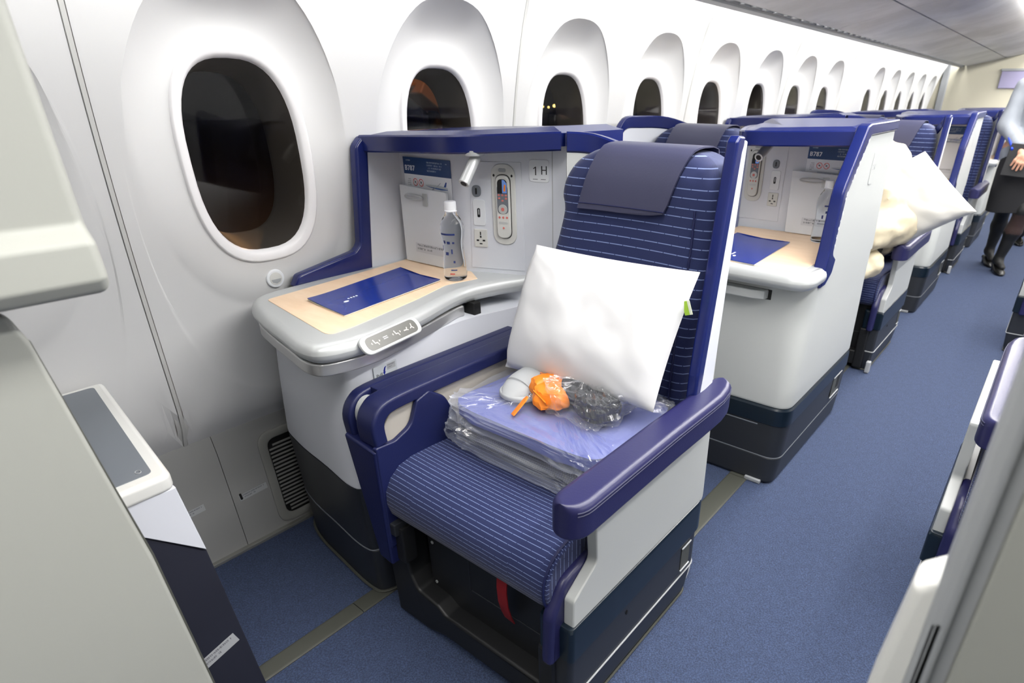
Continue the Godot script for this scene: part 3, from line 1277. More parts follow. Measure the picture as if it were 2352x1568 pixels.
func seat_back(s: Node3D) -> void:
	# outline in (x, y)
	var out := PackedVector2Array()
	for q in smooth_path([Vector2(-0.985, 0.42), Vector2(-0.76, 0.40), Vector2(-0.540, 0.42), Vector2(-0.537, 0.55), Vector2(-0.534, 0.70), Vector2(-0.529, 0.88), Vector2(-0.528, 0.975), Vector2(-0.536, 1.030), Vector2(-0.558, 1.068), Vector2(-0.595, 1.089), Vector2(-0.65, 1.095), Vector2(-0.73, 1.096), Vector2(-0.80, 1.095), Vector2(-0.855, 1.086), Vector2(-0.896, 1.062), Vector2(-0.922, 1.022), Vector2(-0.932, 0.98), Vector2(-0.928, 0.945), Vector2(-0.940, 0.88), Vector2(-0.962, 0.78), Vector2(-0.980, 0.60)], 4, true):
		out.append(q)
	# dense rings so that the front can bow
	var m := MB.new()
	var rings := []
	var steps := [[0.03, -1.225], [0.0, -1.205], [0.0, -1.16], [0.004, -1.142], [0.012, -1.130], [0.024, -1.123], [0.045, -1.118]]
	for q in steps:
		var r := PackedVector3Array()
		for v in (inset(out, q[0]) if q[0] > 0.0 else out):
			r.append(Vector3(v.x, v.y, q[1]))
		rings.append(r)
	var inner := inset(out, 0.045)
	var cx := Vector2(-0.735, 0.0)
	for k in [0.85, 0.65, 0.42, 0.2, 0.0]:
		var r := PackedVector3Array()
		for v in inner:
			r.append(Vector3(lerpf(cx.x, v.x, k), v.y if k > 0.0 else v.y, -1.116))
		rings.append(r)
	m.loft(rings, true, true, false)
	for i in m.p.size():
		m.t[i] = Vector2(m.p[i].x, m.p[i].y * 0.86) if m.p[i].z > -1.2 else m.t[i]
	m.warp(back_warp)
	var b := part(s, "backrest", m, M.cloth, 60)
	# seam along the bolster
	var seam := []
	for y in [0.48, 0.6, 0.7, 0.8, 0.9, 0.98]:
		seam.append(back_warp(Vector3(-0.572, y, -1.1165)) + Vector3(0, 0, 0.0005))
	part(b, "bolster_seam", tube(seam, 0.0022, 6), M.leather_navy)
	# leather cover draped over the head part
	var rows := [[1.055, -1.247], [1.092, -1.234], [1.099, -1.205], [1.0995, -1.175], [1.098, -1.155], [1.094, -1.138], [1.086, -1.1265], [1.073, -1.1200], [1.05, -1.1150], [1.02, -1.1135], [0.985, -1.1132], [0.958, -1.1130], [0.952, -1.1130]]
	var top := []
	var bot := []
	for q in rows:
		var w: float = clampf((1.10 - q[0]) / 0.15, 0.0, 1.0) if q[1] > -1.19 else 0.0
		var x0 := lerpf(-0.825, -0.868, w)
		var x1 := lerpf(-0.600, -0.645, w)
		var r := PackedVector3Array()
		var r2 := PackedVector3Array()
		for k in 9:
			var u := k / 8.0
			var x := lerpf(x0, x1, u)
			var y: float = q[0] + (0.010 * pow(u, 6.0) if q[0] < 0.96 else 0.0)
			var v := back_warp(Vector3(x, y, q[1]))
			r.append(v + Vector3(0, 0.004 if q[1] < -1.13 else 0.002, 0.008))
			r2.append(v + Vector3(0, 0.001, 0.003))
		top.append(r)
		bot.append(r2)
	var rings2 := []
	for i in top.size():
		var r: PackedVector3Array = top[i].duplicate()
		var r2: PackedVector3Array = bot[i].duplicate()
		r2.reverse()
		r.append_array(r2)
		rings2.append(r)
	var cv := part(s, "headrest_cover", MB.new().loft(rings2, true, true, true), M.cover, 50, "grey violet leather headrest cover")
	var hem := []
	for k in 9:
		var u := k / 8.0
		hem.append(back_warp(Vector3(lerpf(-0.865, -0.642, u), 0.968, -1.1130)) + Vector3(0, 0, 0.0085))
	part(cv, "hem_stitch", tube(hem, 0.0012, 5), M.leather_navy)


func skirt_ring(y: float, ins: float) -> PackedVector3Array:
	var out := PackedVector3Array()
	var x1 := -0.482 - ins
	for v in rounded([Vector2(-0.56, -0.632 - ins), Vector2(x1, -0.632 - ins), Vector2(x1, -1.168 + ins), Vector2(-0.56, -1.168 + ins)], [0.01, 0.012, 0.055, 0.01], 6):
		out.append(Vector3(v.x, y, v.y))
	return out


func seat_aisle_side(s: Node3D, arm_x: float) -> void:
	part(s, "kick_skirt", MB.new().loft([skirt_ring(0.006, 0.016), skirt_ring(0.03, 0.010), skirt_ring(0.098, 0.003), skirt_ring(0.102, 0.006)], true, true, true), M.dark, 30)
	var sk := part(s, "base_skirt", MB.new().loft([skirt_ring(0.102, 0.006), skirt_ring(0.106, 0.002), skirt_ring(0.216, 0.002)], true, true, true), M.dark, 30)
	part(sk, "seam_bead", tube(array3(skirt_ring(0.1035, 0.0015)), 0.0022, 6, true), M.light_grey)
	part(sk, "floor_bead", tube(array3(skirt_ring(0.006, 0.013)), 0.003, 6, true), M.track)
	# latch recess near the rear corner
	var fr := frame(Vector3(-0.4835, 0.160, -1.095), Vector3(0, 0, -1), Vector3(0, 1, 0))
	part(sk, "latch_recess", extrude(rounded([Vector2(-0.020, -0.034), Vector2(0.022, -0.034), Vector2(0.022, 0.034), Vector2(-0.020, 0.034)], 0.004), 0.001).xf(fr), M.track)
	part(sk, "latch_edge", rbox(Vector3(-0.022, -0.037, 0.0), Vector3(0.024, -0.033, 0.004), 0.0012).xf(fr), M.light_grey)
	part(sk, "latch_edge", rbox(Vector3(-0.022, 0.033, 0.0), Vector3(0.024, 0.037, 0.004), 0.0012).xf(fr), M.light_grey)
	part(sk, "screw_cap", extrude(ellipse2(0.004, 0.006, 12), 0.0012).xf(frame(Vector3(-0.4838, 0.185, -0.83), Vector3(0, 0, -1), Vector3(0, 1, 0))), M.blackest)
	part(s, "side_band", MB.new().loft([skirt_ring(0.214, 0.0), skirt_ring(0.217, -0.004), skirt_ring(0.292, -0.004), skirt_ring(0.299, -0.001), skirt_ring(0.301, 0.004)], true, true, true), M.teal, 30, "glossy blue black band above the base")
	var pts := rounded([Vector2(-0.640, 0.29), Vector2(-0.641, 0.362), Vector2(-0.712, 0.408), Vector2(-0.700, 0.556), Vector2(-1.158, 0.556), Vector2(-1.166, 0.29)], [0.002, 0.014, 0.02, 0.01, 0.02, 0.02], 4)
	part(s, "side_panel", slab_x(pts, -0.508, -0.484, 0.004), M.shell_warm, 30, "light grey aisle side panel")
	part(s, "side_bolster", slab_x(rounded([Vector2(-0.602, 0.21), Vector2(-0.606, 0.33), Vector2(-0.645, 0.395), Vector2(-0.74, 0.41), Vector2(-0.74, 0.21)], [0.01, 0.05, 0.05, 0.02, 0.01], 6), -0.535, -0.507, 0.011), M.leather, 40)
	# padded armrest
	var rings := []
	var prof := [[-0.588, 0.10, 0.0], [-0.589, 0.34, 0.0], [-0.592, 0.55, 0.0], [-0.598, 0.74, 0.0], [-0.606, 0.88, 0.0], [-0.616, 0.97, 0.0], [-0.628, 1.0, 0.0], [-0.75, 1.0, 0.001], [-0.9, 1.0, 0.002], [-1.05, 1.0, 0.0], [-1.10, 0.99, 0.0], [-1.135, 0.90, 0.004], [-1.155, 0.72, 0.007], [-1.162, 0.45, 0.008]]
	for q in prof:
		var r := PackedVector3Array()
		var w: float = 0.0345 * q[1]
		var cx := arm_x
		for v in rounded([Vector2(-w, 0.0), Vector2(w, 0.0), Vector2(w, 0.062), Vector2(-w, 0.062)], [0.004, 0.006, 0.014, 0.018], 4):
			var crown := 0.004 * (1.0 - pow(v.x / maxf(w, 0.001), 2.0)) if v.y > 0.05 else 0.0
			r.append(Vector3(cx + v.x, 0.553 + v.y + crown + q[2], q[0]))
		rings.append(r)
	var a := part(s, "armrest", MB.new().loft(rings, true, true, true), M.leather, 50, "purple navy leather aisle armrest")
	for dy in [0.0465, 0.0525]:
		var line := []
		for q in prof:
			if q[1] > 0.6:
				line.append(Vector3(arm_x + 0.0346 * q[1], 0.553 + dy + q[2], q[0]))
		part(a, "stitch_line", tube(line, 0.0011, 5), M.cover)


func array3(r: PackedVector3Array) -> Array:
	var out := []
	for q in r:
		out.append(q)
	return out


func seat_left_side(s: Node3D) -> void:
	# armrest bar by the console, front end curving down around a bright roller
	var spine := smooth_path([Vector2(-0.612, 0.515), Vector2(-0.610, 0.560), Vector2(-0.628, 0.592), Vector2(-0.668, 0.607), Vector2(-0.80, 0.610), Vector2(-0.95, 0.611), Vector2(-1.13, 0.612)], 4)
	for lane in [[-1.098, -1.066], [-1.046, -0.985]]:
		var rings := []
		for i in spine.size():
			var a: Vector2 = spine[maxi(i - 1, 0)]
			var b: Vector2 = spine[mini(i + 1, spine.size() - 1)]
			var d := (b - a).normalized()
			var nn := Vector2(d.y, -d.x)
			if nn.y < 0 and i > 6:
				nn = -nn
			nn = Vector2(-d.y, d.x)
			if i > 8 and nn.y > 0.0:
				pass
			var c: Vector2 = spine[i]
			var r := PackedVector3Array()
			for v in rounded([Vector2(lane[0], -0.026), Vector2(lane[1], -0.026), Vector2(lane[1], 0.004), Vector2(lane[0], 0.004)], [0.003, 0.003, 0.008, 0.008], 3):
				var o: Vector2 = c - nn * v.y
				r.append(Vector3(v.x, o.y, o.x))
			rings.append(r)
		part(s, "armrest_pad", MB.new().loft(rings, true, true, true), M.leather_navy, 45)
	part(s, "armrest_bridge", slab_x(rounded([Vector2(-0.668, 0.585), Vector2(-0.668, 0.611), Vector2(-0.95, 0.614), Vector2(-1.13, 0.615), Vector2(-1.13, 0.59), Vector2(-0.95, 0.588)], 0.003, 2), -1.07, -1.04, 0.002), M.leather_navy, 40)
	part(s, "roller", slab_x(ellipse_zy(-0.648, 0.560, 0.030, 0.040), -1.065, -1.047, 0.003), M.silver, 40, "bright metal roller in the armrest end")
	# beige insert and blue leather pocket panel
	part(s, "side_insert", slab_x(rounded([Vector2(-0.632, 0.43), Vector2(-0.634, 0.54), Vector2(-0.665, 0.578), Vector2(-0.95, 0.588), Vector2(-1.15, 0.59), Vector2(-1.15, 0.43)], [0.0, 0.03, 0.02, 0.0, 0.0, 0.0], 4), -1.03, -0.996, 0.003), M.insert, 40)
	var hump := rounded([Vector2(-0.604, 0.245), Vector2(-0.604, 0.515), Vector2(-0.655, 0.512), Vector2(-0.700, 0.530), Vector2(-0.722, 0.582), Vector2(-0.757, 0.594), Vector2(-0.800, 0.565), Vector2(-0.832, 0.50), Vector2(-0.835, 0.40), Vector2(-0.70, 0.27)], [0.006, 0.006, 0.03, 0.04, 0.012, 0.012, 0.05, 0.04, 0.02, 0.02], 5)
	part(s, "side_pocket", slab_x(hump, -0.996, -0.982, 0.004), M.leather_navy, 40)
	var face := rounded([Vector2(-1.092, 0.518), Vector2(-0.984, 0.505), Vector2(-0.984, 0.20), Vector2(-1.03, 0.205)], [0.006, 0.004, 0.004, 0.01], 3)
	part(s, "front_guard", slab_z(face, -0.66, -0.600, 0.006, true), M.leather_navy, 40)


func ellipse_zy(z: float, y: float, a: float, b: float) -> PackedVector2Array:
	var out := PackedVector2Array()
	for v in ellipse2(a, b, 28):
		out.append(v + Vector2(z, y))
	return out


func seat_front(s: Node3D) -> void:
	# dark box under the cushion with a red pull strap, and the low front beam
	var bx := part(s, "under_seat_box", rbox(Vector3(-0.945, 0.03, -1.15), Vector3(-0.545, 0.32, -0.675), 0.006), M.black)
	part(bx, "panel_seam", rbox(Vector3(-0.80, 0.175, -0.676), Vector3(-0.555, 0.1775, -0.6735), 0.0008, 1), M.dark)
	part(bx, "panel_seam", rbox(Vector3(-0.806, 0.175, -0.676), Vector3(-0.8035, 0.30, -0.6735), 0.0008, 1), M.dark)
	for q in [[-0.925, 0.25], [-0.925, 0.13]]:
		part(bx, "screw", extrude(ellipse2(0.004, 0.004, 10), 0.002).xf(Transform3D(Basis.IDENTITY, Vector3(q[0], q[1], -0.675))), M.light_grey)
	var strap := []
	for q in [[0.33, -0.640], [0.29, -0.636], [0.25, -0.638], [0.215, -0.646], [0.19, -0.655]]:
		strap.append(PackedVector3Array([Vector3(-0.678, q[0], q[1]), Vector3(-0.650, q[0] - 0.002, q[1] + 0.001), Vector3(-0.650, q[0] - 0.002, q[1] - 0.0015), Vector3(-0.678, q[0], q[1] - 0.0025)]))
	part(s, "pull_strap", MB.new().loft(strap, true, true, true), M.red, 40, "red webbing pull strap")
	var beam := PackedVector2Array()
	for q in rounded([Vector2(-1.035, 0.008), Vector2(-1.05, 0.29), Vector2(-0.985, 0.29), Vector2(-0.968, 0.155), Vector2(-0.945, 0.12), Vector2(-0.88, 0.112), Vector2(-0.85, 0.095), Vector2(-0.56, 0.095), Vector2(-0.56, 0.025), Vector2(-0.86, 0.025), Vector2(-0.92, 0.008)], [0.006, 0.006, 0.01, 0.02, 0.02, 0.02, 0.02, 0.004, 0.004, 0.02, 0.02], 4):
		beam.append(q)
	part(s, "front_beam", slab_z(beam, -0.70, -0.632, 0.008, true), M.black, 35)
	part(s, "corner_post", rbox(Vector3(-0.566, 0.012, -0.70), Vector3(-0.520, 0.215, -0.628), 0.008), M.black)
	var cl := part(s, "hinge_clip", rbox(Vector3(-1.008, 0.205, -0.655), Vector3(-0.955, 0.305, -0.618), 0.005), M.black)
	part(cl, "clip_tooth", rbox(Vector3(-1.045, 0.262, -0.655), Vector3(-1.024, 0.318, -0.612), 0.004), M.dark)
	part(cl, "clip_tooth", rbox(Vector3(-0.998, 0.285, -0.652), Vector3(-0.965, 0.318, -0.608), 0.004), M.dark)
	part(s, "floor_shoe", rbox(Vector3(-0.50, 0.004, -0.640), Vector3(-0.48, 0.06, -0.612), 0.004), M.light_grey)


func seat_shell(s: Node3D) -> void:
	# upright wing at the aisle, joined to the shell behind the backrest
	var blue := rounded([Vector2(-1.058, 0.60), Vector2(-1.060, 0.66), Vector2(-1.118, 1.108), Vector2(-1.128, 1.118), Vector2(-1.152, 1.117), Vector2(-1.155, 1.06), Vector2(-1.092, 0.60)], [0.006, 0.03, 0.008, 0.006, 0.006, 0.02, 0.006], 3)
	part(s, "wing_trim", slab_x(blue, -0.509, -0.485, 0.006), M.navy, 40, "navy blue edge of the wing")
	var white := rounded([Vector2(-1.07, 0.57), Vector2(-1.085, 0.66), Vector2(-1.140, 1.09), Vector2(-1.150, 1.110), Vector2(-1.162, 1.108), Vector2(-1.135, 0.57)], [0.01, 0.02, 0.01, 0.004, 0.004, 0.01], 3)
	part(s, "wing_panel", slab_x(white, -0.503, -0.484, 0.004), M.shell, 40)
	var path := smooth_path([Vector3(-0.976, 1.104, -1.240), Vector3(-0.925, 1.100, -1.280), Vector3(-0.85, 1.080, -1.298), Vector3(-0.74, 1.045, -1.298), Vector3(-0.63, 1.035, -1.290), Vector3(-0.565, 1.052, -1.262), Vector3(-0.522, 1.090, -1.205), Vector3(-0.506, 1.112, -1.150)], 4)
	part(s, "shell_rail", strip(path, 0.046, 0.026), M.navy, 40)
	var low := []
	for q in path:
		low.append(q - Vector3(0, 0.044, 0))
	part(s, "back_shell", strip(low, 0.0, 0.018, 0.03), M.shell_warm, 40)


func build_seats() -> void:
	var s1 := seat("navy striped aisle seat with white pillow and wrapped bedding on it")
	copy(s1, -ROW, "navy striped aisle seat in which the passenger in cream jacket sits")
	copy(s1, -ROW * 2, "navy striped aisle seat beside the walking flight attendant, beyond the passenger")
	# window seats between the consoles
	MK = -0.466
	MZ = -1.17
	MY = -0.004
	var s2 := seat("navy striped window seat with grey headrest cover behind the bedding seat", false, false)
	MY = 0.0
	seat_surround(s2)
	MK = 0.0
	MZ = 0.0
	copy(s2, -ROW, "navy striped window seat behind the cream jacketed passenger's seat")
	# centre block on the far side of the aisle: mirrored sides
	MS = -1.0
	MK = -0.496
	MZ = -0.735
	var s3 := seat("centre seat with lilac sheened armrest across the aisle from the bedding seat", true, false, -0.535)
	MS = 1.0
	MK = 0.0
	MZ = 0.0
	copy(s3, -ROW, "centre seat across the aisle from the passenger, farther along the carpet")


func seat_surround(s: Node3D) -> void:
	# blue edged shell round the window seat, rising beside the wall
	var path := smooth_path([Vector3(-1.02, 1.02, -1.02), Vector3(-1.02, 1.10, -1.09), Vector3(-0.985, 1.110, -1.16), Vector3(-0.90, 1.106, -1.24), Vector3(-0.80, 1.075, -1.285), Vector3(-0.72, 1.05, -1.29), Vector3(-0.62, 1.045, -1.285), Vector3(-0.53, 1.055, -1.27)], 4)
	part(s, "shell_rail", strip(path, 0.046, 0.026), M.navy, 40)
	var low := []
	for q in path:
		low.append(q - Vector3(0, 0.044, 0))
	part(s, "back_shell", strip(low, 0.0, 0.018, 0.03), M.shell, 40)
	part(s, "rail_post", slab_x(rounded([Vector2(-1.005, 0.70), Vector2(-1.03, 0.70), Vector2(-1.055, 1.06), Vector2(-1.02, 1.05)], 0.006, 3), -1.034, -1.006, 0.004), M.navy, 40)


# ---------------------------------------------------------------- side consoles

func plan(pts: Array, per := 5) -> PackedVector2Array:
	var out := PackedVector2Array()
	for q in smooth_path(pts, per, true):
		out.append(q)
	return out


func plan_ring(pts: PackedVector2Array, y: float, ins := 0.0) -> PackedVector3Array:
	var out := PackedVector3Array()
	for q in (inset(pts, ins) if ins != 0.0 else pts):
		out.append(Vector3(q.x, y, q.y))
	return out


func blend(a: PackedVector2Array, b: PackedVector2Array, w: float) -> PackedVector2Array:
	var out := PackedVector2Array()
	for i in a.size():
		out.append(a[i].lerp(b[i], w))
	return out


# remote handset in its holder, charging sockets and outlet; fr has x along the panel, y up, z out of it
func fittings(o: Node3D, fr: Transform3D, sr: float, su: float) -> void:
	var hold := part(o, "remote_holder", extrude(pill(0.0335, 0.104, 10), 0.004, 0.002).xf(fr.translated_local(Vector3(sr, 0.917, 0))), M.plate, 40)
	part(hold, "holder_latch", extrude(pill(0.010, 0.0045, 5), 0.0012, 0.0005).xf(fr.translated_local(Vector3(sr - 0.001, 1.0055, 0.004))), M.light_grey)
	for dx in [-0.025, 0.025]:
		part(hold, "screw", extrude(ellipse2(0.0028, 0.0035, 10), 0.0008).xf(fr.translated_local(Vector3(sr + dx, 0.992, 0.0041))), M.blackest)
	part(hold, "holder_gap", extrude(pill(0.0215, 0.083, 10), 0.0008).xf(fr.translated_local(Vector3(sr, 0.9125, 0.0039))), M.blackest)
	var body := part(o, "remote_handset", extrude(pill(0.0195, 0.081, 10), 0.0075, 0.003, false, 4).xf(fr.translated_local(Vector3(sr, 0.9125, 0.004))), M.plate, 40)
	var z := 0.0116
	part(body, "keypad", extrude(rounded([Vector2(-0.0155, -0.040), Vector2(0.0155, -0.040), Vector2(0.0155, 0.035), Vector2(-0.0155, 0.035)], [0.012, 0.012, 0.013, 0.013], 5), 0.0008).xf(fr.translated_local(Vector3(sr, 0.936, z - 0.0004))), M.grey_top)
	part(body, "screen", extrude(rounded([Vector2(-0.0135, -0.018), Vector2(0.0135, -0.018), Vector2(0.0135, 0.018), Vector2(-0.0135, 0.018)], [0.001, 0.001, 0.012, 0.012], 5), 0.0004).xf(fr.translated_local(Vector3(sr, 0.966, z + 0.0003))), M.blackest)
	part(body, "screen_picture", extrude(rounded([Vector2(0.0, -0.017), Vector2(0.0128, -0.017), Vector2(0.0128, 0.008), Vector2(0.006, 0.016), Vector2(0.0, 0.0165)], 0.0008, 3), 0.0003).xf(fr.translated_local(Vector3(sr, 0.966, z + 0.0006))), M.screen_on)
	part(body, "screen_patch", extrude(rounded([Vector2(0.0035, -0.012), Vector2(0.009, -0.012), Vector2(0.010, 0.004), Vector2(0.006, 0.005)], 0.001, 2), 0.0003).xf(fr.translated_local(Vector3(sr, 0.966, z + 0.0009))), M.orange)
	for q in [[-0.009, 0.936], [0.0, 0.944], [0.010, 0.936], [0.0, 0.930], [-0.010, 0.944], [0.010, 0.944]]:
		part(body, "key", extrude(ellipse2(0.0034, 0.0026, 8), 0.001, 0.0004).xf(fr.translated_local(Vector3(sr + q[0], q[1], z + 0.0003))), M.button)
	part(body, "wheel", extrude(ellipse2(0.0125, 0.0125, 20), 0.0015, 0.0006).xf(fr.translated_local(Vector3(sr, 0.908, z + 0.0002))), M.silver)
	part(body, "wheel_key", extrude(ellipse2(0.0048, 0.0048, 12), 0.001, 0.0004).xf(fr.translated_local(Vector3(sr, 0.908, z + 0.0017))), M.button)
	for k in 3:
		part(body, "key", extrude(ellipse2(0.0033, 0.0033, 8), 0.001, 0.0004).xf(fr.translated_local(Vector3(sr - 0.0105 + k * 0.0105, 0.8865, z - 0.0002))), M.button)
	part(body, "volume_bar", extrude(pill(0.0125, 0.0032, 4), 0.001, 0.0004).xf(fr.translated_local(Vector3(sr, 0.873, z - 0.0002))), M.silver)
	part(body, "key", extrude(ellipse2(0.003, 0.003, 8), 0.001, 0.0004).xf(fr.translated_local(Vector3(sr, 0.859, z - 0.0002))), M.button)
	# sockets
	var hs := part(o, "headset_socket", extrude(pill(0.0125, 0.0150, 4), 0.003, 0.001).xf(fr.translated_local(Vector3(su - 0.002, 0.950, 0.0))), M.grey_top)
	part(hs, "socket_hole", extrude(pill(0.0022, 0.008, 3), 0.0006).xf(fr.translated_local(Vector3(su - 0.002, 0.950, 0.003))), M.blackest)
	var us := part(o, "charging_plate", extrude(rounded([Vector2(-0.0175, -0.034), Vector2(0.0175, -0.034), Vector2(0.0175, 0.034), Vector2(-0.0175, 0.034)], 0.007, 4), 0.0025, 0.0008).xf(fr.translated_local(Vector3(su + 0.003, 0.894, 0.0))), M.plate_white)
	part(us, "socket_hole", extrude(pill(0.0042, 0.012, 5), 0.0006).xf(fr.translated_local(Vector3(su + 0.002, 0.894, 0.0025))), M.blackest)
	part(us, "socket_tongue", extrude(pill(0.0016, 0.007, 3), 0.0005).xf(fr.translated_local(Vector3(su + 0.0025, 0.896, 0.0031))), M.light_grey)
	var ol := part(o, "power_outlet", extrude(rounded([Vector2(-0.019, -0.024), Vector2(0.019, -0.024), Vector2(0.019, 0.024), Vector2(-0.019, 0.024)], 0.002, 2), 0.0035, 0.001).xf(fr.translated_local(Vector3(su + 0.004, 0.826, 0.0))), M.plate)
	for q in [[0.0, 0.013, 0.0016, 0.0045], [0.0, 0.004, 0.0022, 0.0028], [-0.009, -0.006, 0.0036, 0.0022], [0.009, -0.006, 0.0036, 0.0022], [0.0, -0.015, 0.004, 0.0015]]:
		part(ol, "outlet_slot", extrude(PackedVector2Array([Vector2(-q[2], -q[3]), Vector2(q[2], -q[3]), Vector2(q[2], q[3]), Vector2(-q[2], q[3])]), 0.0005).xf(fr.translated_local(Vector3(su + 0.004 + q[0], 0.826 + q[1], 0.0034))), M.blackest)


func reading_lamp(o: Node3D, top: Vector3, tip: Vector3, r := 0.0125) -> void:
	var l := part(o, "reading_lamp", lathe([Vector2(0.001, 0.0), Vector2(0.024, 0.0), Vector2(0.026, 0.004), Vector2(0.026, 0.012), Vector2(0.023, 0.014), Vector2(0.001, 0.014)], 24).xf(Transform3D(Basis.IDENTITY, top)), M.silver, 40)
	var hinge := top + Vector3(0, -0.012, 0.0)
	part(l, "lamp_neck", tube([top, hinge], 0.006, 10), M.silver)
	var d := (tip - hinge).normalized()
	part(l, "lamp_barrel", tube([hinge - d * 0.012, hinge - d * 0.010, hinge, tip, tip + d * 0.002], [r * 0.7, r * 0.95, r, r, r * 0.96], 18), M.silver, 50)
	part(l, "lamp_lens", tube([tip + d * 0.0021, tip + d * 0.0026], r * 0.62, 14), M.blackest)


func tray_pocket(o: Node3D, fr: Transform3D, w: float) -> void:
	# hinged white pocket plate with a hook and a line of print; fr origin at its lower left corner
	var pk := part(o, "pocket_flap", extrude(rounded([Vector2(0.0, 0.0), Vector2(w, 0.0), Vector2(w + 0.004, 0.208), Vector2(-0.012, 0.215)], [0.002, 0.002, 0.01, 0.002], 3), 0.006, 0.0015).xf(fr), M.plate_white, 40)
	part(pk, "hook_plate", rbox(Vector3(w * 0.49, 0.165, 0.0062), Vector3(w * 0.60, 0.198, 0.009), 0.001).xf(fr), M.silver)
	var loop := []
	for k in 16:
		var a := TAU * k / 16
		loop.append(fr * Vector3(w * 0.32 + cos(a) * w * 0.21, 0.186 + sin(a) * 0.0065, 0.014))
	part(pk, "hook_loop", tube(loop, 0.0026, 8, true), M.silver)
	part(pk, "print_label", card_quad(w * 0.36, 0.0135, 0.0006, fr.translated_local(Vector3(w * 0.62, 0.045, 0.0061))), M.latin)


func window_console(label: String) -> Node3D:
	var o := thing("side_console", label, "console", Vector3(-1.3, 0, -0.95), "side consoles with maple tables")
	# white pedestal over a dark foot
	var foot := plan([Vector2(-1.575, -1.25), Vector2(-1.575, -1.0), Vector2(-1.565, -0.78), Vector2(-1.535, -0.705), Vector2(-1.45, -0.668), Vector2(-1.30, -0.648), Vector2(-1.16, -0.636), Vector2(-1.11, -0.655), Vector2(-1.10, -0.75), Vector2(-1.10, -1.0), Vector2(-1.10, -1.25), Vector2(-1.3, -1.27)])
	var mid := plan([Vector2(-1.578, -1.25), Vector2(-1.578, -1.0), Vector2(-1.57, -0.78), Vector2(-1.53, -0.683), Vector2(-1.42, -0.650), Vector2(-1.26, -0.632), Vector2(-1.14, -0.618), Vector2(-1.104, -0.642), Vector2(-1.103, -0.75), Vector2(-1.103, -1.0), Vector2(-1.103, -1.25), Vector2(-1.3, -1.27)])
	var top := plan([Vector2(-1.57, -1.25), Vector2(-1.565, -1.0), Vector2(-1.555, -0.78), Vector2(-1.51, -0.695), Vector2(-1.42, -0.668), Vector2(-1.28, -0.650), Vector2(-1.155, -0.638), Vector2(-1.110, -0.665), Vector2(-1.104, -0.75), Vector2(-1.13, -1.0), Vector2(-1.10, -1.25), Vector2(-1.3, -1.27)])
	var dk := part(o, "console_foot", MB.new().loft([plan_ring(foot, 0.004), plan_ring(foot, 0.02), plan_ring(blend(foot, mid, 0.42), 0.145), plan_ring(blend(foot, mid, 0.42), 0.150, 0.004), plan_ring(blend(foot, mid, 0.45), 0.154), plan_ring(mid, 0.343)], true, true, true), M.dark, 30)
	part(dk, "foot_bead", tube(array3(plan_ring(foot, 0.008, -0.003)), 0.004, 6, true), M.track)
	part(dk, "seam_bead", tube(array3(plan_ring(blend(foot, mid, 0.42), 0.1495, 0.001)), 0.0024, 6, true), M.grey_top)
	part(o, "pedestal", MB.new().loft([plan_ring(mid, 0.344, 0.002), plan_ring(mid, 0.348), plan_ring(blend(mid, top, 0.25), 0.43), plan_ring(blend(mid, top, 0.6), 0.53), plan_ring(top, 0.62), plan_ring(top, 0.658)], true, true, true), M.shell, 40)
	# sliding metal tray under the rim
	var tr := PackedVector2Array()
	for q in smooth_path([Vector2(-1.50, -1.0), Vector2(-1.515, -0.80), Vector2(-1.495, -0.682), Vector2(-1.44, -0.630), Vector2(-1.35, -0.606), Vector2(-1.23, -0.584), Vector2(-1.13, -0.568), Vector2(-1.084, -0.592), Vector2(-1.070, -0.70), Vector2(-1.108, -0.86), Vector2(-1.150, -1.00), Vector2(-1.165, -1.035), Vector2(-1.30, -1.04)], 5, true):
		tr.append(q)
	part(o, "slide_tray", slab_y(tr, 0.658, 0.686, 0.004, true), M.brushed, 40)
	part(o, "tray_stop", rbox(Vector3(-1.175, 0.648, -1.075), Vector3(-1.135, 0.690, -1.050), 0.003), M.blackest)
	# table: rounded silver rim and maple inlay
	var rim := PackedVector2Array()
	for q in smooth_path([Vector2(-1.535, -1.22), Vector2(-1.538, -1.05), Vector2(-1.535, -0.85), Vector2(-1.518, -0.690), Vector2(-1.465, -0.632), Vector2(-1.37, -0.603), Vector2(-1.25, -0.580), Vector2(-1.13, -0.560), Vector2(-1.072, -0.585), Vector2(-1.056, -0.69), Vector2(-1.095, -0.85), Vector2(-1.145, -1.01), Vector2(-1.138, -1.12), Vector2(-1.100, -1.235), Vector2(-1.09, -1.27), Vector2(-1.20, -1.25), Vector2(-1.30, -1.20)], 5, true):
		rim.append(q)
	part(o, "table_rim", slab_y(rim, 0.687, 0.730, 0.021, true, 5), M.silver, 60, "rounded silver table rim")
	var wood := rounded([Vector2(-1.522, -1.165), Vector2(-1.453, -0.668), Vector2(-1.118, -0.622), Vector2(-1.128, -0.70), Vector2(-1.175, -0.90), Vector2(-1.215, -1.03), Vector2(-1.195, -1.125), Vector2(-1.26, -1.165)], [0.006, 0.016, 0.022, 0.08, 0.1, 0.06, 0.004, 0.02], 5)
	part(o, "table_inlay", slab_y(wood, 0.728, 0.7312, 0.0005), M.wood, 30, "pale maple table inlay")
	var ctl := frame(Vector3(-1.0635, 0.710, -0.735), Vector3(-0.19, 0.0, -0.98), Vector3(-0.62, 0.78, 0.12))
	var cp := part(o, "seat_controls", extrude(pill(0.090, 0.0215, 8), 0.006, 0.003).xf(ctl), M.silver, 40)
	part(cp, "control_face", card_pill(0.077, 0.0155, 0.0008, ctl.translated_local(Vector3(0, 0, 0.0058))), M.icons)
	var pl := frame(Vector3(-1.1035, 0.618, -0.735), Vector3(-0.09, 0, -1), Vector3(0, 1, 0))
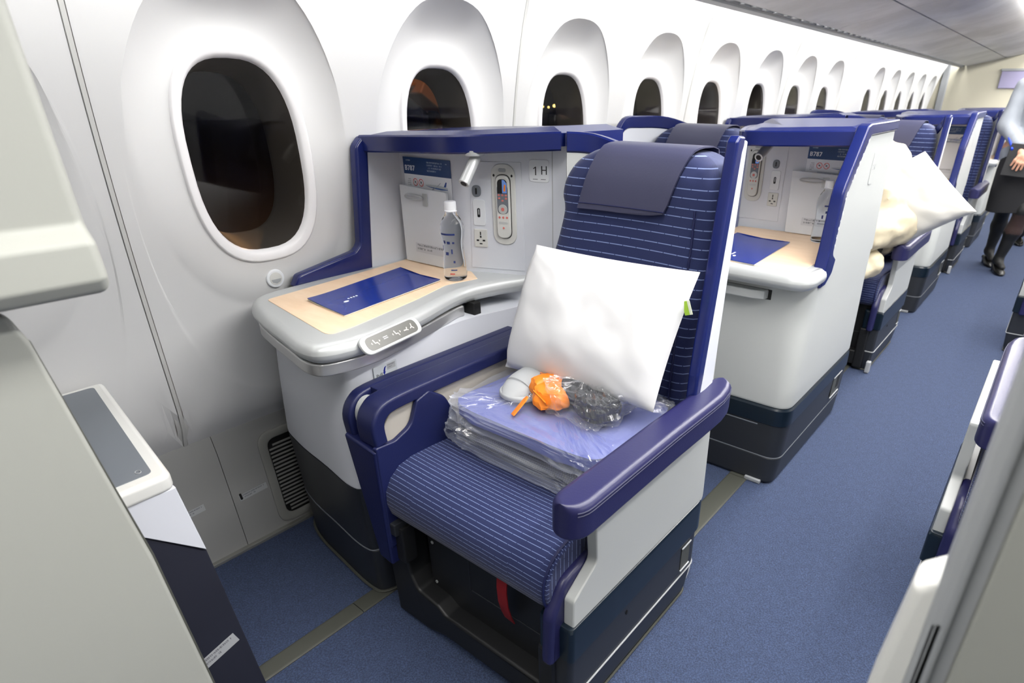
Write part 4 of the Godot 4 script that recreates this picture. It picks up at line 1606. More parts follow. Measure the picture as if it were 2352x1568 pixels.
	var ps := part(o, "pull_placard", extrude(rounded([Vector2(-0.034, -0.014), Vector2(0.034, -0.014), Vector2(0.034, 0.016), Vector2(-0.034, 0.016)], 0.003, 2), 0.0015, 0.0005).xf(pl), M.sticker)
	lettering(ps, "placard_word", "Pull", 0.011, pl.translated_local(Vector3(-0.019, -0.0065, 0.0016)), M.ink)
	part(ps, "placard_arrow", extrude(PackedVector2Array([Vector2(-0.004, -0.0105), Vector2(0.0005, -0.004), Vector2(-0.0015, -0.004), Vector2(0.0005, 0.004), Vector2(0.004, 0.009), Vector2(-0.002, 0.007), Vector2(-0.0055, 0.0), Vector2(-0.0055, -0.004), Vector2(-0.0075, -0.004)]), 0.0005).xf(pl.translated_local(Vector3(-0.001, 0.001, 0.0015))), M.blue_ink)
	part(ps, "placard_print", card_quad(0.012, 0.007, 0.0005, pl.translated_local(Vector3(0.017, 0.006, 0.0015))), M.placard)
	# hood: back wall, side cheek, blue band and roof
	var wallp := [Vector3(-1.535, 1.062, -1.178), Vector3(-1.30, 1.062, -1.178), Vector3(-1.27, 1.062, -1.180), Vector3(-1.10, 1.068, -1.252), Vector3(-0.992, 1.072, -1.296)]
	part(o, "hood_back", strip(wallp, 0.0, 0.016, 0.60), M.shell, 20)
	part(o, "hood_cheek", slab_x(PackedVector2Array([Vector2(-1.02, 0.72), Vector2(-1.19, 0.72), Vector2(-1.19, 1.07), Vector2(-1.055, 1.06)]), -1.548, -1.535, 0.002), M.shell)
	var edge := rounded([Vector2(-0.778, 0.722), Vector2(-0.795, 0.752), Vector2(-0.975, 0.784), Vector2(-0.992, 0.80), Vector2(-1.020, 1.055), Vector2(-1.045, 1.078), Vector2(-1.10, 1.078), Vector2(-1.10, 1.048), Vector2(-1.060, 1.046), Vector2(-1.022, 0.722)], [0.004, 0.02, 0.02, 0.03, 0.035, 0.01, 0.002, 0.002, 0.012, 0.004], 5)
	part(o, "hood_edge", slab_x(edge, -1.552, -1.520, 0.008), M.navy, 40, "navy blue edge rising from the table")
	var band := smooth_path([Vector3(-1.535, 1.081, -1.052), Vector3(-1.40, 1.086, -1.063), Vector3(-1.25, 1.091, -1.076), Vector3(-1.195, 1.093, -1.090), Vector3(-1.15, 1.095, -1.115), Vector3(-1.06, 1.100, -1.178), Vector3(-0.986, 1.104, -1.231)], 4)
	part(o, "hood_band", strip(band, 0.043, 0.022), M.navy, 30)
	var roof_out := PackedVector3Array()
	for q in band:
		roof_out.append(q + Vector3(0, -0.004, -0.004))
	roof_out.append(Vector3(-0.985, 1.100, -1.50))
	roof_out.append(Vector3(-1.2, 1.090, -1.50))
	roof_out.append(Vector3(-1.545, 1.079, -1.46))
	var roof_in := PackedVector3Array()
	var roof_low := PackedVector3Array()
	var mid3 := Vector3(-1.22, 1.10, -1.33)
	for q in roof_out:
		var v := q.lerp(mid3, 0.16)
		roof_in.append(Vector3(v.x, q.y + 0.013, v.z))
		roof_low.append(q - Vector3(0, 0.03, 0))
	part(o, "hood_roof", MB.new().loft([roof_low, roof_out, roof_in], true, true, true), M.navy, 12)
	# fittings on the angled panel
	var dirp := Vector3(0.9208, 0, -0.39)
	var fr := frame(Vector3(-1.27, 0, -1.180) + Vector3(0.39, 0, 0.9208) * 0.008, dirp, Vector3.UP)
	part(o, "fitting_panel", extrude(rounded([Vector2(0.002, 0.742), Vector2(0.162, 0.742), Vector2(0.158, 1.026), Vector2(0.016, 1.024)], 0.004, 3), 0.0018, 0.0008).xf(fr), M.shell, 30)
	fittings(o, fr.translated_local(Vector3(0, 0, 0.0018)), 0.108, 0.032)
	var nb := fr.translated_local(Vector3(0.0, 0, 0.0))
	var np := part(o, "seat_number_plate", extrude(rounded([Vector2(0.180, 0.980), Vector2(0.234, 0.978), Vector2(0.234, 1.034), Vector2(0.180, 1.034)], 0.009, 4), 0.0022, 0.001).xf(nb), M.plate_white, 40)
	lettering(np, "seat_number", "1", 0.029, nb.translated_local(Vector3(0.1965, 1.006, 0.0024)), M.ink)
	lettering(np, "seat_letter", "H", 0.029, nb.translated_local(Vector3(0.2205, 1.008, 0.0024)), M.ink)
	for k in 2:
		part(np, "small_print", rbox(Vector3(0.190 + k * 0.022, 0.9855, 0.0022), Vector3(0.203 + k * 0.022, 0.987, 0.0026), 0.0002, 1).xf(nb), M.ink_grey)
	part(o, "panel_joint", rbox(Vector3(0.2415, 0.70, -0.004), Vector3(0.2435, 1.062, 0.0015), 0.0004, 1).xf(fr), M.light_grey)
	reading_lamp(o, Vector3(-1.172, 1.046, -1.118), Vector3(-1.165, 0.986, -1.072), 0.0135)
	tray_pocket(o, frame(Vector3(-1.505, 0.733, -1.138), Vector3(1, 0, -0.02), Vector3(0, 1, -0.06)), 0.180)
	return o


func card_pill(hw: float, hh: float, th: float, fr: Transform3D) -> MB:
	var m := extrude(pill(hw, hh, 8), th)
	for i in m.p.size():
		m.t[i] = Vector2(m.p[i].x / hw * 0.5 + 0.5, 0.5 - m.p[i].y / hh * 0.5)
	return m.xf(fr)


func aisle_console(label: String) -> Node3D:
	var o := thing("aisle_console", label, "console", Vector3(-0.73, 0, -2.1), "aisle consoles with maple tables")
	var foot := rounded([Vector2(-0.972, -1.752), Vector2(-0.496, -1.752), Vector2(-0.496, -2.45), Vector2(-0.972, -2.45)], [0.02, 0.045, 0.02, 0.02], 8)
	var low := rounded([Vector2(-0.972, -1.760), Vector2(-0.484, -1.760), Vector2(-0.484, -2.455), Vector2(-0.972, -2.455)], [0.02, 0.055, 0.02, 0.02], 8)
	var up := rounded([Vector2(-0.970, -1.785), Vector2(-0.489, -1.785), Vector2(-0.489, -2.455), Vector2(-0.970, -2.455)], [0.02, 0.075, 0.02, 0.02], 8)
	part(o, "kick_foot", MB.new().loft([plan_ring(foot, 0.004, 0.004), plan_ring(foot, 0.012), plan_ring(blend(foot, low, 0.6), 0.098), plan_ring(blend(foot, low, 0.6), 0.101, 0.003)], true, true, true), M.dark, 25)
	var bs := part(o, "console_base", MB.new().loft([plan_ring(blend(foot, low, 0.6), 0.101, 0.004), plan_ring(blend(foot, low, 0.62), 0.105), plan_ring(low, 0.222)], true, true, true), M.dark, 25)
	part(bs, "seam_bead", tube(array3(plan_ring(blend(foot, low, 0.6), 0.1025, 0.001)), 0.002, 6, true), M.grey_top)
	part(bs, "foot_plate", rbox(Vector3(-0.585, 0.002, -1.765), Vector3(-0.53, 0.014, -1.742), 0.002), M.light_grey)
	part(bs, "front_groove", rbox(Vector3(-0.86, 0.212, -1.7625), Vector3(-0.575, 0.216, -1.7585), 0.001, 1), M.grey_top)
	part(o, "side_band", MB.new().loft([plan_ring(low, 0.221, 0.001), plan_ring(low, 0.224, -0.003), plan_ring(low, 0.278, -0.003), plan_ring(low, 0.285, 0.001), plan_ring(low, 0.286, 0.006)], true, true, true), M.teal, 25, "glossy blue black band above the base")
	var fr2 := frame(Vector3(-0.4845, 0.178, -2.33), Vector3(0, 0, -1), Vector3(0, 1, 0))
	var lr := part(bs, "latch_recess", extrude(rounded([Vector2(-0.050, -0.042), Vector2(0.050, -0.042), Vector2(0.055, 0.036), Vector2(-0.040, 0.036)], 0.004, 3), 0.0012).xf(fr2), M.track)
	lr.set_meta("label", "recessed latch in the dark base")
	part(bs, "latch_slot", extrude(rounded([Vector2(0.002, -0.020), Vector2(0.042, -0.020), Vector2(0.046, 0.028), Vector2(0.010, 0.028)], 0.003, 2), 0.0016).xf(fr2), M.blackest)
	part(bs, "latch_edge", rbox(Vector3(-0.052, -0.046, 0.0), Vector3(0.054, -0.041, 0.004), 0.0012).xf(fr2), M.light_grey)
	part(bs, "latch_edge", rbox(Vector3(-0.044, 0.036, 0.0), Vector3(0.058, 0.040, 0.004), 0.0012).xf(fr2), M.light_grey)
	# body, flaring out below the table
	var body := MB.new().loft([plan_ring(low, 0.287, 0.003), plan_ring(low, 0.295), plan_ring(blend(low, up, 0.25), 0.40), plan_ring(blend(low, up, 0.45), 0.47), plan_ring(blend(low, up, 0.72), 0.525), plan_ring(blend(low, up, 0.96), 0.57), plan_ring(up, 0.60), plan_ring(up, 0.685)], true, true, true)
	part(o, "console_body", body, M.shell_warm, 50, "light grey console body")
	part(o, "drawer_slot", rbox(Vector3(-0.96, 0.626, -1.80), Vector3(-0.606, 0.658, -1.7835), 0.002), M.blackest)
	var hd := PackedVector2Array([Vector2(-0.96, -1.80), Vector2(-0.96, -1.752), Vector2(-0.66, -1.752), Vector2(-0.622, -1.764), Vector2(-0.612, -1.80)])
	part(o, "drawer_handle", slab_y(hd, 0.629, 0.657, 0.004, true), M.silver, 40)
	# table
	var rim := rounded([Vector2(-0.972, -1.715), Vector2(-0.476, -1.715), Vector2(-0.476, -1.862), Vector2(-0.506, -1.885), Vector2(-0.506, -2.34), Vector2(-0.972, -2.34)], [0.02, 0.075, 0.008, 0.01, 0.01, 0.02], 9)
	part(o, "table_rim", slab_y(rim, 0.680, 0.730, 0.024, true, 5), M.silver, 60, "rounded silver table rim")
	var wood := rounded([Vector2(-0.955, -2.31), Vector2(-0.93, -1.758), Vector2(-0.530, -1.752), Vector2(-0.512, -2.33)], [0.006, 0.02, 0.014, 0.006], 4)
	part(o, "table_inlay", slab_y(wood, 0.728, 0.7312, 0.0005), M.wood, 30, "pale maple table inlay")
	# wing along the aisle
	var white := rounded([Vector2(-1.90, 0.684), Vector2(-1.898, 0.76), Vector2(-1.925, 0.94), Vector2(-2.055, 1.085), Vector2(-2.385, 1.095), Vector2(-2.455, 0.70), Vector2(-2.455, 0.684)], [0.0, 0.03, 0.05, 0.03, 0.01, 0.0, 0.0], 4)
	part(o, "wing_panel", slab_x(white, -0.512, -0.489, 0.0006), M.shell_warm, 40)
	var blue := rounded([Vector2(-1.838, 0.672), Vector2(-1.866, 0.78), Vector2(-1.888, 0.945), Vector2(-2.022, 1.110), Vector2(-2.05, 1.116), Vector2(-2.40, 1.121), Vector2(-2.395, 1.088), Vector2(-2.065, 1.083), Vector2(-1.928, 0.93), Vector2(-1.905, 0.765), Vector2(-1.948, 0.742), Vector2(-1.935, 0.70), Vector2(-1.885, 0.672)], [0.004, 0.03, 0.08, 0.025, 0.01, 0.004, 0.004, 0.03, 0.08, 0.02, 0.006, 0.02, 0.006], 5)
	part(o, "wing_trim", slab_x(blue, -0.518, -0.482, 0.006), M.navy, 40, "navy blue edge of the wing")
	var rng := RandomNumberGenerator.new()
	rng.seed = 5
	for k in 22:
		var w := rng.randf()
		var z := lerpf(-1.905, -1.928, clampf(w / 0.55, 0, 1)) if w < 0.55 else lerpf(-1.928, -2.06, (w - 0.55) / 0.45)
		var y := lerpf(0.78, 0.93, clampf(w / 0.55, 0, 1)) if w < 0.55 else lerpf(0.93, 1.078, (w - 0.55) / 0.45)
		var cs := rng.randf_range(0.0014, 0.004)
		var pc := PackedVector2Array()
		for j in 5:
			pc.append(Vector2(cos(TAU * j / 5.0) * cs * rng.randf_range(0.5, 1.2), sin(TAU * j / 5.0) * cs * 1.9 * rng.randf_range(0.5, 1.2)))
		part(o, "paint_chip", extrude(pc, 0.0006).xf(frame(Vector3(-0.4822, y + rng.randf_range(0.0, 0.006), z + rng.randf_range(0.002, 0.008)), Vector3(0, 0, -1), Vector3(0, 1, 0))), M.paper)
	var mk := frame(Vector3(-0.4885, 0.985, -2.20), Vector3(0, 0, -1), Vector3(0, 1, 0))
	part(o, "row_plate", extrude(rounded([Vector2(-0.032, -0.05), Vector2(0.022, -0.05), Vector2(0.028, 0.05), Vector2(-0.022, 0.05)], 0.012, 4), 0.0010, 0.0005).xf(mk), M.shell_warm, 40)
	lettering(o, "row_lettering", "2 K", 0.022, mk.translated_local(Vector3(0, 0.002, 0.0011)), M.light_grey)
	# hood
	part(o, "hood_back", rbox(Vector3(-0.972, 0.70, -2.352), Vector3(-0.50, 1.066, -2.336), 0.002, 1), M.shell)
	var band := smooth_path([Vector3(-0.502, 1.098, -2.035), Vector3(-0.60, 1.095, -2.018), Vector3(-0.74, 1.090, -1.998), Vector3(-0.815, 1.088, -1.99), Vector3(-0.858, 1.087, -2.012), Vector3(-0.895, 1.088, -2.10), Vector3(-0.950, 1.090, -2.28), Vector3(-0.962, 1.090, -2.40)], 4)
	part(o, "hood_band", strip(band, 0.045, 0.022), M.navy, 30)
	var ro := PackedVector3Array()
	for q in band:
		ro.append(q + Vector3(0, -0.004, -0.004))
	ro.append(Vector3(-0.962, 1.100, -2.44))
	ro.append(Vector3(-0.75, 1.106, -2.44))
	ro.append(Vector3(-0.50, 1.110, -2.42))
	var ri := PackedVector3Array()
	var rl := PackedVector3Array()
	var m3 := Vector3(-0.74, 1.10, -2.24)
	for q in ro:
		var v := q.lerp(m3, 0.18)
		ri.append(Vector3(v.x, q.y + 0.012, v.z))
		rl.append(q - Vector3(0, 0.03, 0))
	part(o, "hood_roof", MB.new().loft([rl, ro, ri], true, true, true), M.navy, 12)
	var fr := frame(Vector3(0, 0, -2.336), Vector3(1, 0, 0), Vector3.UP)
	part(o, "fitting_panel", extrude(rounded([Vector2(-0.972, 0.76), Vector2(-0.816, 0.76), Vector2(-0.816, 1.038), Vector2(-0.972, 1.038)], 0.004, 3), 0.0018, 0.0008).xf(fr), M.shell, 30)
	fittings(o, fr.translated_local(Vector3(0, 0.012, 0.0018)), -0.929, -0.851)
	reading_lamp(o, Vector3(-0.812, 1.050, -2.125), Vector3(-0.815, 1.005, -2.060), 0.0145)
	tray_pocket(o, frame(Vector3(-0.770, 0.733, -2.304), Vector3(1, 0, 0), Vector3(0, 1, -0.06)), 0.205)
	return o


func build_consoles() -> void:
	var a := window_console("white window console with blue menu and water bottle, beside the bedding seat")
	copy(a, -ROW, "window console with blue roof behind the passenger's striped seat row")
	copy(a, -ROW * 2, "window console with blue roof farthest back along the window wall")
	var b := aisle_console("grey aisle console with chipped blue wing, between bedding seat and passenger")
	copy(b, -ROW, "grey aisle console behind the passenger with pillow, facing the aisle")
	copy(b, -ROW * 2, "grey aisle console behind the walking flight attendant")


# ---------------------------------------------------------------- furniture of the row in front

func build_foreground() -> void:
	# thin partition beside the aisle in front of the first row, with an overhanging upper cabinet
	var p := thing("partition", "beige partition panel standing before the low grey topped cabinet", "partition", Vector3(-0.87, 0, 0.3))
	var face := rounded([Vector2(0.95, 0.004), Vector2(0.95, 0.965), Vector2(-0.118, 0.965), Vector2(-0.128, 0.93), Vector2(-0.160, 0.60), Vector2(-0.188, 0.004)], [0.0, 0.01, 0.012, 0.02, 0.02, 0.0], 4)
	part(p, "partition_panel", slab_x(face, -0.882, -0.856, 0.006), M.partition, 40)
	part(p, "edge_trim", slab_x(rounded([Vector2(-0.119, 0.945), Vector2(-0.129, 0.93), Vector2(-0.163, 0.60), Vector2(-0.191, 0.004), Vector2(-0.176, 0.004), Vector2(-0.150, 0.60), Vector2(-0.116, 0.93)], 0.002, 2), -0.876, -0.862, 0.002), M.track, 40)
	var u := thing("screen_cabinet", "pale grey cabinet with rounded lower lip before the wall window", "cabinet", Vector3(-0.95, 0.97, 0.3))
	var prof := rounded([Vector2(-0.985, 0.975), Vector2(-0.815, 0.978), Vector2(-0.806, 0.995), Vector2(-0.808, 1.035), Vector2(-0.826, 1.052), Vector2(-0.832, 1.50), Vector2(-0.985, 1.50)], [0.004, 0.012, 0.012, 0.012, 0.012, 0.0, 0.0], 5)
	part(u, "cabinet_body", slab_z(prof, -0.208, 0.95, 0.012, true, 4), M.partition, 50)
	for z in [0.1, 0.7]:
		part(u, "cabinet_bracket", rbox(Vector3(-0.878, 0.96, z), Vector3(-0.86, 0.980, z + 0.12), 0.003), M.track)
	# low cabinet by the window
	var c := thing("low_cabinet", "low cabinet with grey top and slanted white and black end panel", "cabinet", Vector3(-1.3, 0, -0.2))
	part(c, "cabinet_rim", slab_y(rounded([Vector2(-1.565, -0.322), Vector2(-1.055, -0.262), Vector2(-1.045, 0.20), Vector2(-1.565, 0.20)], [0.012, 0.022, 0.02, 0.01], 5), 0.572, 0.604, 0.009, true, 4), M.white_rim, 50)
	part(c, "cabinet_top", slab_y(rounded([Vector2(-1.545, -0.300), Vector2(-1.082, -0.243), Vector2(-1.072, 0.18), Vector2(-1.545, 0.18)], [0.01, 0.012, 0.01, 0.01], 4), 0.6035, 0.6052, 0.0006), M.grey_top, 40)
	part(c, "lift_ring", tube(ring3(Vector3(-1.10, 0.6056, -0.228), 0.006, 0.004), 0.0008, 6, true), M.light_grey)
	part(c, "end_panel", slab_x(PackedVector2Array([Vector2(0.19, 0.574), Vector2(-0.262, 0.574), Vector2(-0.276, 0.428), Vector2(-0.17, 0.532), Vector2(0.19, 0.532)]), -1.075, -1.058, 0.002), M.shell, 30)
	var d := part(c, "cabinet_body", slab_x(PackedVector2Array([Vector2(0.19, 0.531), Vector2(-0.17, 0.531), Vector2(-0.277, 0.422), Vector2(-0.305, 0.0), Vector2(0.19, 0.0)]), -1.56, -1.062, 0.004), M.end_dark, 30)
	var lb := frame(Vector3(-1.0618, 0.190, -0.238), Vector3(0, 0.30, -1), Vector3(0, 1, 0.30))
	part(d, "weight_placard", card_quad(0.040, 0.013, 0.0008, lb), M.placard)
	# partition before the centre seats, seen along its rounded edge
	var k := thing("centre_partition", "grey upright partition with rounded edge at the aisle before the centre seats", "partition", Vector3(0.5, 0, -0.41))
	part(k, "partition_panel", slab_z(PackedVector2Array([Vector2(1.9, 0.005), Vector2(0.036, 0.005), Vector2(0.034, 1.28), Vector2(1.9, 1.28)]), -0.430, -0.396, 0.003), M.partition, 30)
	part(k, "edge_strip", slab_z(rounded([Vector2(0.0255, 0.02), Vector2(0.011, 0.02), Vector2(0.010, 1.28), Vector2(0.0245, 1.28)], 0.003, 3), -0.432, -0.390, 0.006, true), M.light_grey, 45)
	part(k, "edge_groove", slab_z(PackedVector2Array([Vector2(0.040, 0.005), Vector2(0.018, 0.005), Vector2(0.018, 1.28), Vector2(0.040, 1.28)]), -0.428, -0.406), M.light_grey, 30)
	part(k, "lower_flange", slab_z(rounded([Vector2(0.018, 0.005), Vector2(-0.032, 0.005), Vector2(-0.0105, 0.772), Vector2(-0.004, 0.876), Vector2(0.018, 0.898)], [0.0, 0.0, 0.03, 0.010, 0.0], 6), -0.434, -0.396, 0.008, true), M.white_rim, 50)


func ring3(c: Vector3, a: float, b: float) -> Array:
	var out := []
	for i in 16:
		out.append(c + Vector3(cos(TAU * i / 16) * a, 0, sin(TAU * i / 16) * b))
	return out


# ---------------------------------------------------------------- things lying about

func wrap_patch(r0: float, r1: float, y0: float, y1: float, a0: float, a1: float) -> MB:
	var rows := []
	for k in 2:
		var y := y0 if k == 0 else y1
		var r := r0 if k == 0 else r1
		var ring := PackedVector3Array()
		for j in 7:
			var a := lerpf(a0, a1, j / 6.0)
			ring.append(Vector3(sin(a) * r, y, cos(a) * r))
		rows.append(ring)
	return MB.new().loft(rows, false)


func bottle_r(y: float) -> float:
	var pts := [[0.0, 0.026], [0.004, 0.030], [0.02, 0.0315], [0.045, 0.0300], [0.062, 0.0285], [0.08, 0.0270], [0.098, 0.0275], [0.118, 0.0305], [0.132, 0.0318], [0.146, 0.0300], [0.160, 0.0235], [0.170, 0.0165], [0.178, 0.0135]]
	for i in pts.size() - 1:
		if y <= pts[i + 1][0]:
			return lerpf(pts[i][1], pts[i + 1][1], (y - pts[i][0]) / (pts[i + 1][0] - pts[i][0]))
	return 0.0135


func water_bottle(at: Vector3, turn: float, label: String) -> void:
	var o := thing("water_bottle", label, "bottle", at, "clear water bottles on the console tables")
	var tr := Transform3D(Basis(Vector3.UP, turn), at)
	var prof := [Vector2(0.001, 0.002), Vector2(0.020, 0.001)]
	for k in 40:
		var y := 0.0015 + 0.1765 * k / 39.0
		prof.append(Vector2(bottle_r(y), y))
	prof.append(Vector2(0.001, 0.1785))
	part(o, "bottle_body", lathe(prof, 32).xf(tr), M.bottle, 60)
	var cap := [Vector2(0.001, 0.1785), Vector2(0.0158, 0.1785), Vector2(0.0160, 0.181), Vector2(0.0145, 0.1825), Vector2(0.0155, 0.184), Vector2(0.0152, 0.201), Vector2(0.0140, 0.2035), Vector2(0.001, 0.2040)]
	part(o, "bottle_cap", lathe(cap, 28).xf(tr), M.cap, 40)
	var rng := RandomNumberGenerator.new()
	rng.seed = 12
	for q in [[0.122, 0.127, -0.75, 0.62], [0.100, 0.108, -0.55, -0.30], [0.099, 0.106, -0.15, 0.15], [0.100, 0.105, 0.35, 0.55], [0.082, 0.094, -0.9, -0.70], [0.070, 0.078, -0.4, -0.05], [0.074, 0.086, 0.2, 0.34], [0.050, 0.056, 0.35, 0.52], [0.030, 0.033, 0.1, 0.62]]:
		part(o, "printed_mark", wrap_patch(bottle_r(q[0]) + 0.0004, bottle_r(q[1]) + 0.0004, q[0], q[1], q[2], q[3]).xf(tr), M.print_blue)
	part(o, "printed_mark", wrap_patch(bottle_r(0.020) + 0.0004, bottle_r(0.023) + 0.0004, 0.020, 0.023, 0.0, 0.4).xf(tr), M.print_red)


func booklet(a: Vector2, b: Vector2, c: Vector2, d: Vector2, label: String, mark: bool) -> void:
	var y := 0.7316
	var mid := (a + c) * 0.5
	var o := thing("menu_booklet", label, "booklet", Vector3(mid.x, y, mid.y), "blue menu booklets on the console tables")
	for lay in 2:
		var rows := []
		var low := []
		for i in 13:
			var w := i / 12.0
			var r := PackedVector3Array()
			var r2 := PackedVector3Array()
			for j in 9:
				var u := j / 8.0
				var q := a.lerp(b, u).lerp(d.lerp(c, u), w)
				var lift := 0.005 * pow(absf(u - 0.55) * 2.0, 3.0) * (0.3 + 0.7 * w) + 0.003 * pow(maxf(0.0, 0.25 - w) * 4.0, 2.0) * (1.0 - u)
				if lay == 0:
					lift *= 0.6
				var h := y + 0.0010 + lift + (0.0016 if lay == 1 else 0.0)
				r.append(Vector3(q.x, h, q.y))
				r2.append(Vector3(q.x, h - (0.0008 if lay == 1 else 0.0010), q.y))
			rows.append(r)
			low.append(r2)
		var rings := []
		for i in rows.size():
			var r: PackedVector3Array = rows[i].duplicate()
			var r2: PackedVector3Array = low[i].duplicate()
			r2.reverse()
			r.append_array(r2)
			rings.append(r)
		part(o, "cover_sheet" if lay == 1 else "inner_pages", MB.new().loft(rings, true, true, true), M.booklet if lay == 1 else M.paper, 40)
	if mark:
		var along := (c - b).normalized()
		var across := (b - a).normalized()
		var at2 := a.lerp(b, 0.55) + along * 0.058
		var fr := Transform3D(Basis(Vector3(along.x, 0, along.y), Vector3(-across.x, 0, -across.y), Vector3.UP), Vector3(at2.x, y + 0.0032, at2.y))
		part(o, "printed_emblem", extrude(ellipse2(0.008, 0.005, 14), 0.0004).xf(fr), M.white_ink)
		for k in 4:
			part(o, "printed_word", extrude(PackedVector2Array([Vector2(-0.003, -0.003), Vector2(0.003, -0.003), Vector2(0.002, 0.003), Vector2(-0.002, 0.003)]), 0.0004).xf(fr.translated_local(Vector3(0.016 + k * 0.0085, 0.014, 0.0))), M.white_ink)


func safety_leaf(fr: Transform3D, label: String) -> void:
	var o := thing("safety_card", label, "card", fr.origin, "blue headed safety cards in the console pockets")
	part(o, "card_sheet", card_quad(0.098, 0.0735, 0.0012, fr), M.card, 30)
	lettering(o, "card_title", "B787", 0.019, fr.translated_local(Vector3(-0.071, 0.0445, 0.0014)), M.white_ink, true)


func build_small_things() -> void:
	water_bottle(Vector3(-1.237, 0.7313, -1.085), 0.4, "clear water bottle with white cap on the table beside the bedding seat")
	water_bottle(Vector3(-0.616, 0.7313, -2.215), 0.9, "clear water bottle standing behind the chipped blue wing of the aisle console")
	booklet(Vector2(-1.363, -0.722), Vector2(-1.196, -0.712), Vector2(-1.249, -1.040), Vector2(-1.424, -1.046), "blue menu booklet on the window console table next to the bottle", true)
	booklet(Vector2(-0.862, -1.770), Vector2(-0.660, -1.748), Vector2(-0.684, -2.115), Vector2(-0.888, -2.137), "blue menu booklet on the aisle console table", true)
	safety_leaf(frame(Vector3(-1.417, 0.948, -1.1675), Vector3(1, 0, -0.01), Vector3(0.0, 1, 0)), "safety card in the pocket above the window console table")
	safety_leaf(frame(Vector3(-0.645, 0.960, -2.3335), Vector3(1, 0, 0), Vector3(0.03, 1, 0)), "safety card in the pocket of the aisle console with chipped wing")
	safety_leaf(frame(Vector3(-0.645, 0.960, -2.3335 - ROW), Vector3(1, 0, 0), Vector3(0.03, 1, 0)), "safety card in the console pocket behind the white pillow held by the passenger")


# ---------------------------------------------------------------- bedding on the first seat
var wrinkle := FastNoiseLite.new()


# a cushion stretched between four corners (top left, top right, bottom right, bottom left), bulging along its normal
func pillow_mesh(tl: Vector3, tr: Vector3, br: Vector3, bl: Vector3, front: float, back: float, pinch: float, sd: int, belly := Vector2(0.5, 0.72)) -> MB:
	wrinkle.seed = sd
	wrinkle.frequency = 5.0
	var nrm := (tr - tl).cross(bl - tl).normalized() * -1.0
	var n := 26
	var m := MB.new()
	for side in 2:
		var rows := []
		for i in n + 1:
			var v := i / float(n)
			var r := PackedVector3Array()
			for j in n + 1:
				var u := j / float(n)
				# concave sides between pointed corners
				var pu := u + pinch * (0.5 - u) * 2.0 * (1.0 - pow(2.0 * v - 1.0, 2.0)) * pow(absf(2.0 * u - 1.0), 3.0) * -1.0
				var pv := v + pinch * (0.5 - v) * 2.0 * (1.0 - pow(2.0 * u - 1.0, 2.0)) * pow(absf(2.0 * v - 1.0), 3.0) * -1.0
				var q := tl.lerp(tr, pu).lerp(bl.lerp(br, pu), pv)
				var e := pow(maxf(1.0 - pow(absf(2.0 * u - 1.0), 2.4), 0.0) * maxf(1.0 - pow(absf(2.0 * v - 1.0), 2.4), 0.0), 0.42)
				var lop := 1.0 + 0.22 * (1.0 - Vector2(u, v).distance_to(belly) * 1.6)
				var edge := 1.0 - e
				var cu := minf(u, 1.0 - u)
				var cv := minf(v, 1.0 - v)
				var ray := absf(sin(atan2(cv, cu) * 7.0 + sd)) * exp(-Vector2(cu, cv).length() * 5.0)
				var wr := wrinkle.get_noise_2d(u * 0.7 + sd, v * 0.35) * 0.008 * e + wrinkle.get_noise_2d(u * 2.0, v * 2.0 + sd) * 0.006 * edge * e + ray * 0.011 * e
				var h := (front * e * lop + wr) if side == 0 else -(back * e)
				r.append(q + nrm * h)
			rows.append(r)
		if side == 1:
			for i in rows.size():
				rows[i].reverse()
		m.loft(rows, false)
	return m


# a soft folded slab with crumpled sides; ridge makes sharp creases that run mostly across the seat
func bundle(lo: Vector3, hi: Vector3, amp: float, freq: float, sd: int, sharp: float, ridge := 0.0) -> MB:
	wrinkle.seed = sd
	wrinkle.frequency = freq
	var c := (lo + hi) * 0.5
	var h := (hi - lo) * 0.5
	var rings := []
	var nu := 84 if ridge == 0.0 else 150
	var nv := 18 if ridge == 0.0 else 40
	for i in nv + 1:
		var t := -PI * 0.5 + PI * i / nv
		var r := PackedVector3Array()
		for j in nu:
			var a := TAU * j / nu
			var ct := pow(absf(cos(t)), 0.22)
			var st := signf(sin(t)) * pow(absf(sin(t)), 0.5)
			var x := signf(cos(a)) * pow(absf(cos(a)), sharp) * ct
			var z := signf(sin(a)) * pow(absf(sin(a)), sharp) * ct
			var v := c + Vector3(x * h.x, st * h.y, z * h.z)
			if i > nv / 2 + 2:   # spread the top over the whole width
				var e := clampf(cos(t) * 1.25, 0.0, 1.0)
				v = c + Vector3(signf(cos(a)) * pow(absf(cos(a)), sharp) * h.x * e, st * h.y, signf(sin(a)) * pow(absf(sin(a)), sharp) * h.z * e)
			var k := wrinkle.get_noise_3d(v.x, v.y * 1.6, v.z)
			var d := Vector3(x, st * 0.6, z)
			v += d * (k * amp)
			if ridge > 0.0:
				var n1 := 1.0 - absf(wrinkle.get_noise_3d(v.x * 1.1 + 3.0, v.y * 2.4, v.z * 2.2))
				var n2 := 1.0 - absf(wrinkle.get_noise_3d(v.x * 2.6 - 9.0, v.y * 2.0, v.z * 1.4))
				v += Vector3(x * 0.5, maxf(st, 0.15), z * 0.5) * (pow(n1, 7.0) * ridge + pow(n2, 9.0) * ridge * 0.7)
			r.append(v)
		rings.append(r)
	return MB.new().loft(rings, true, true, true)


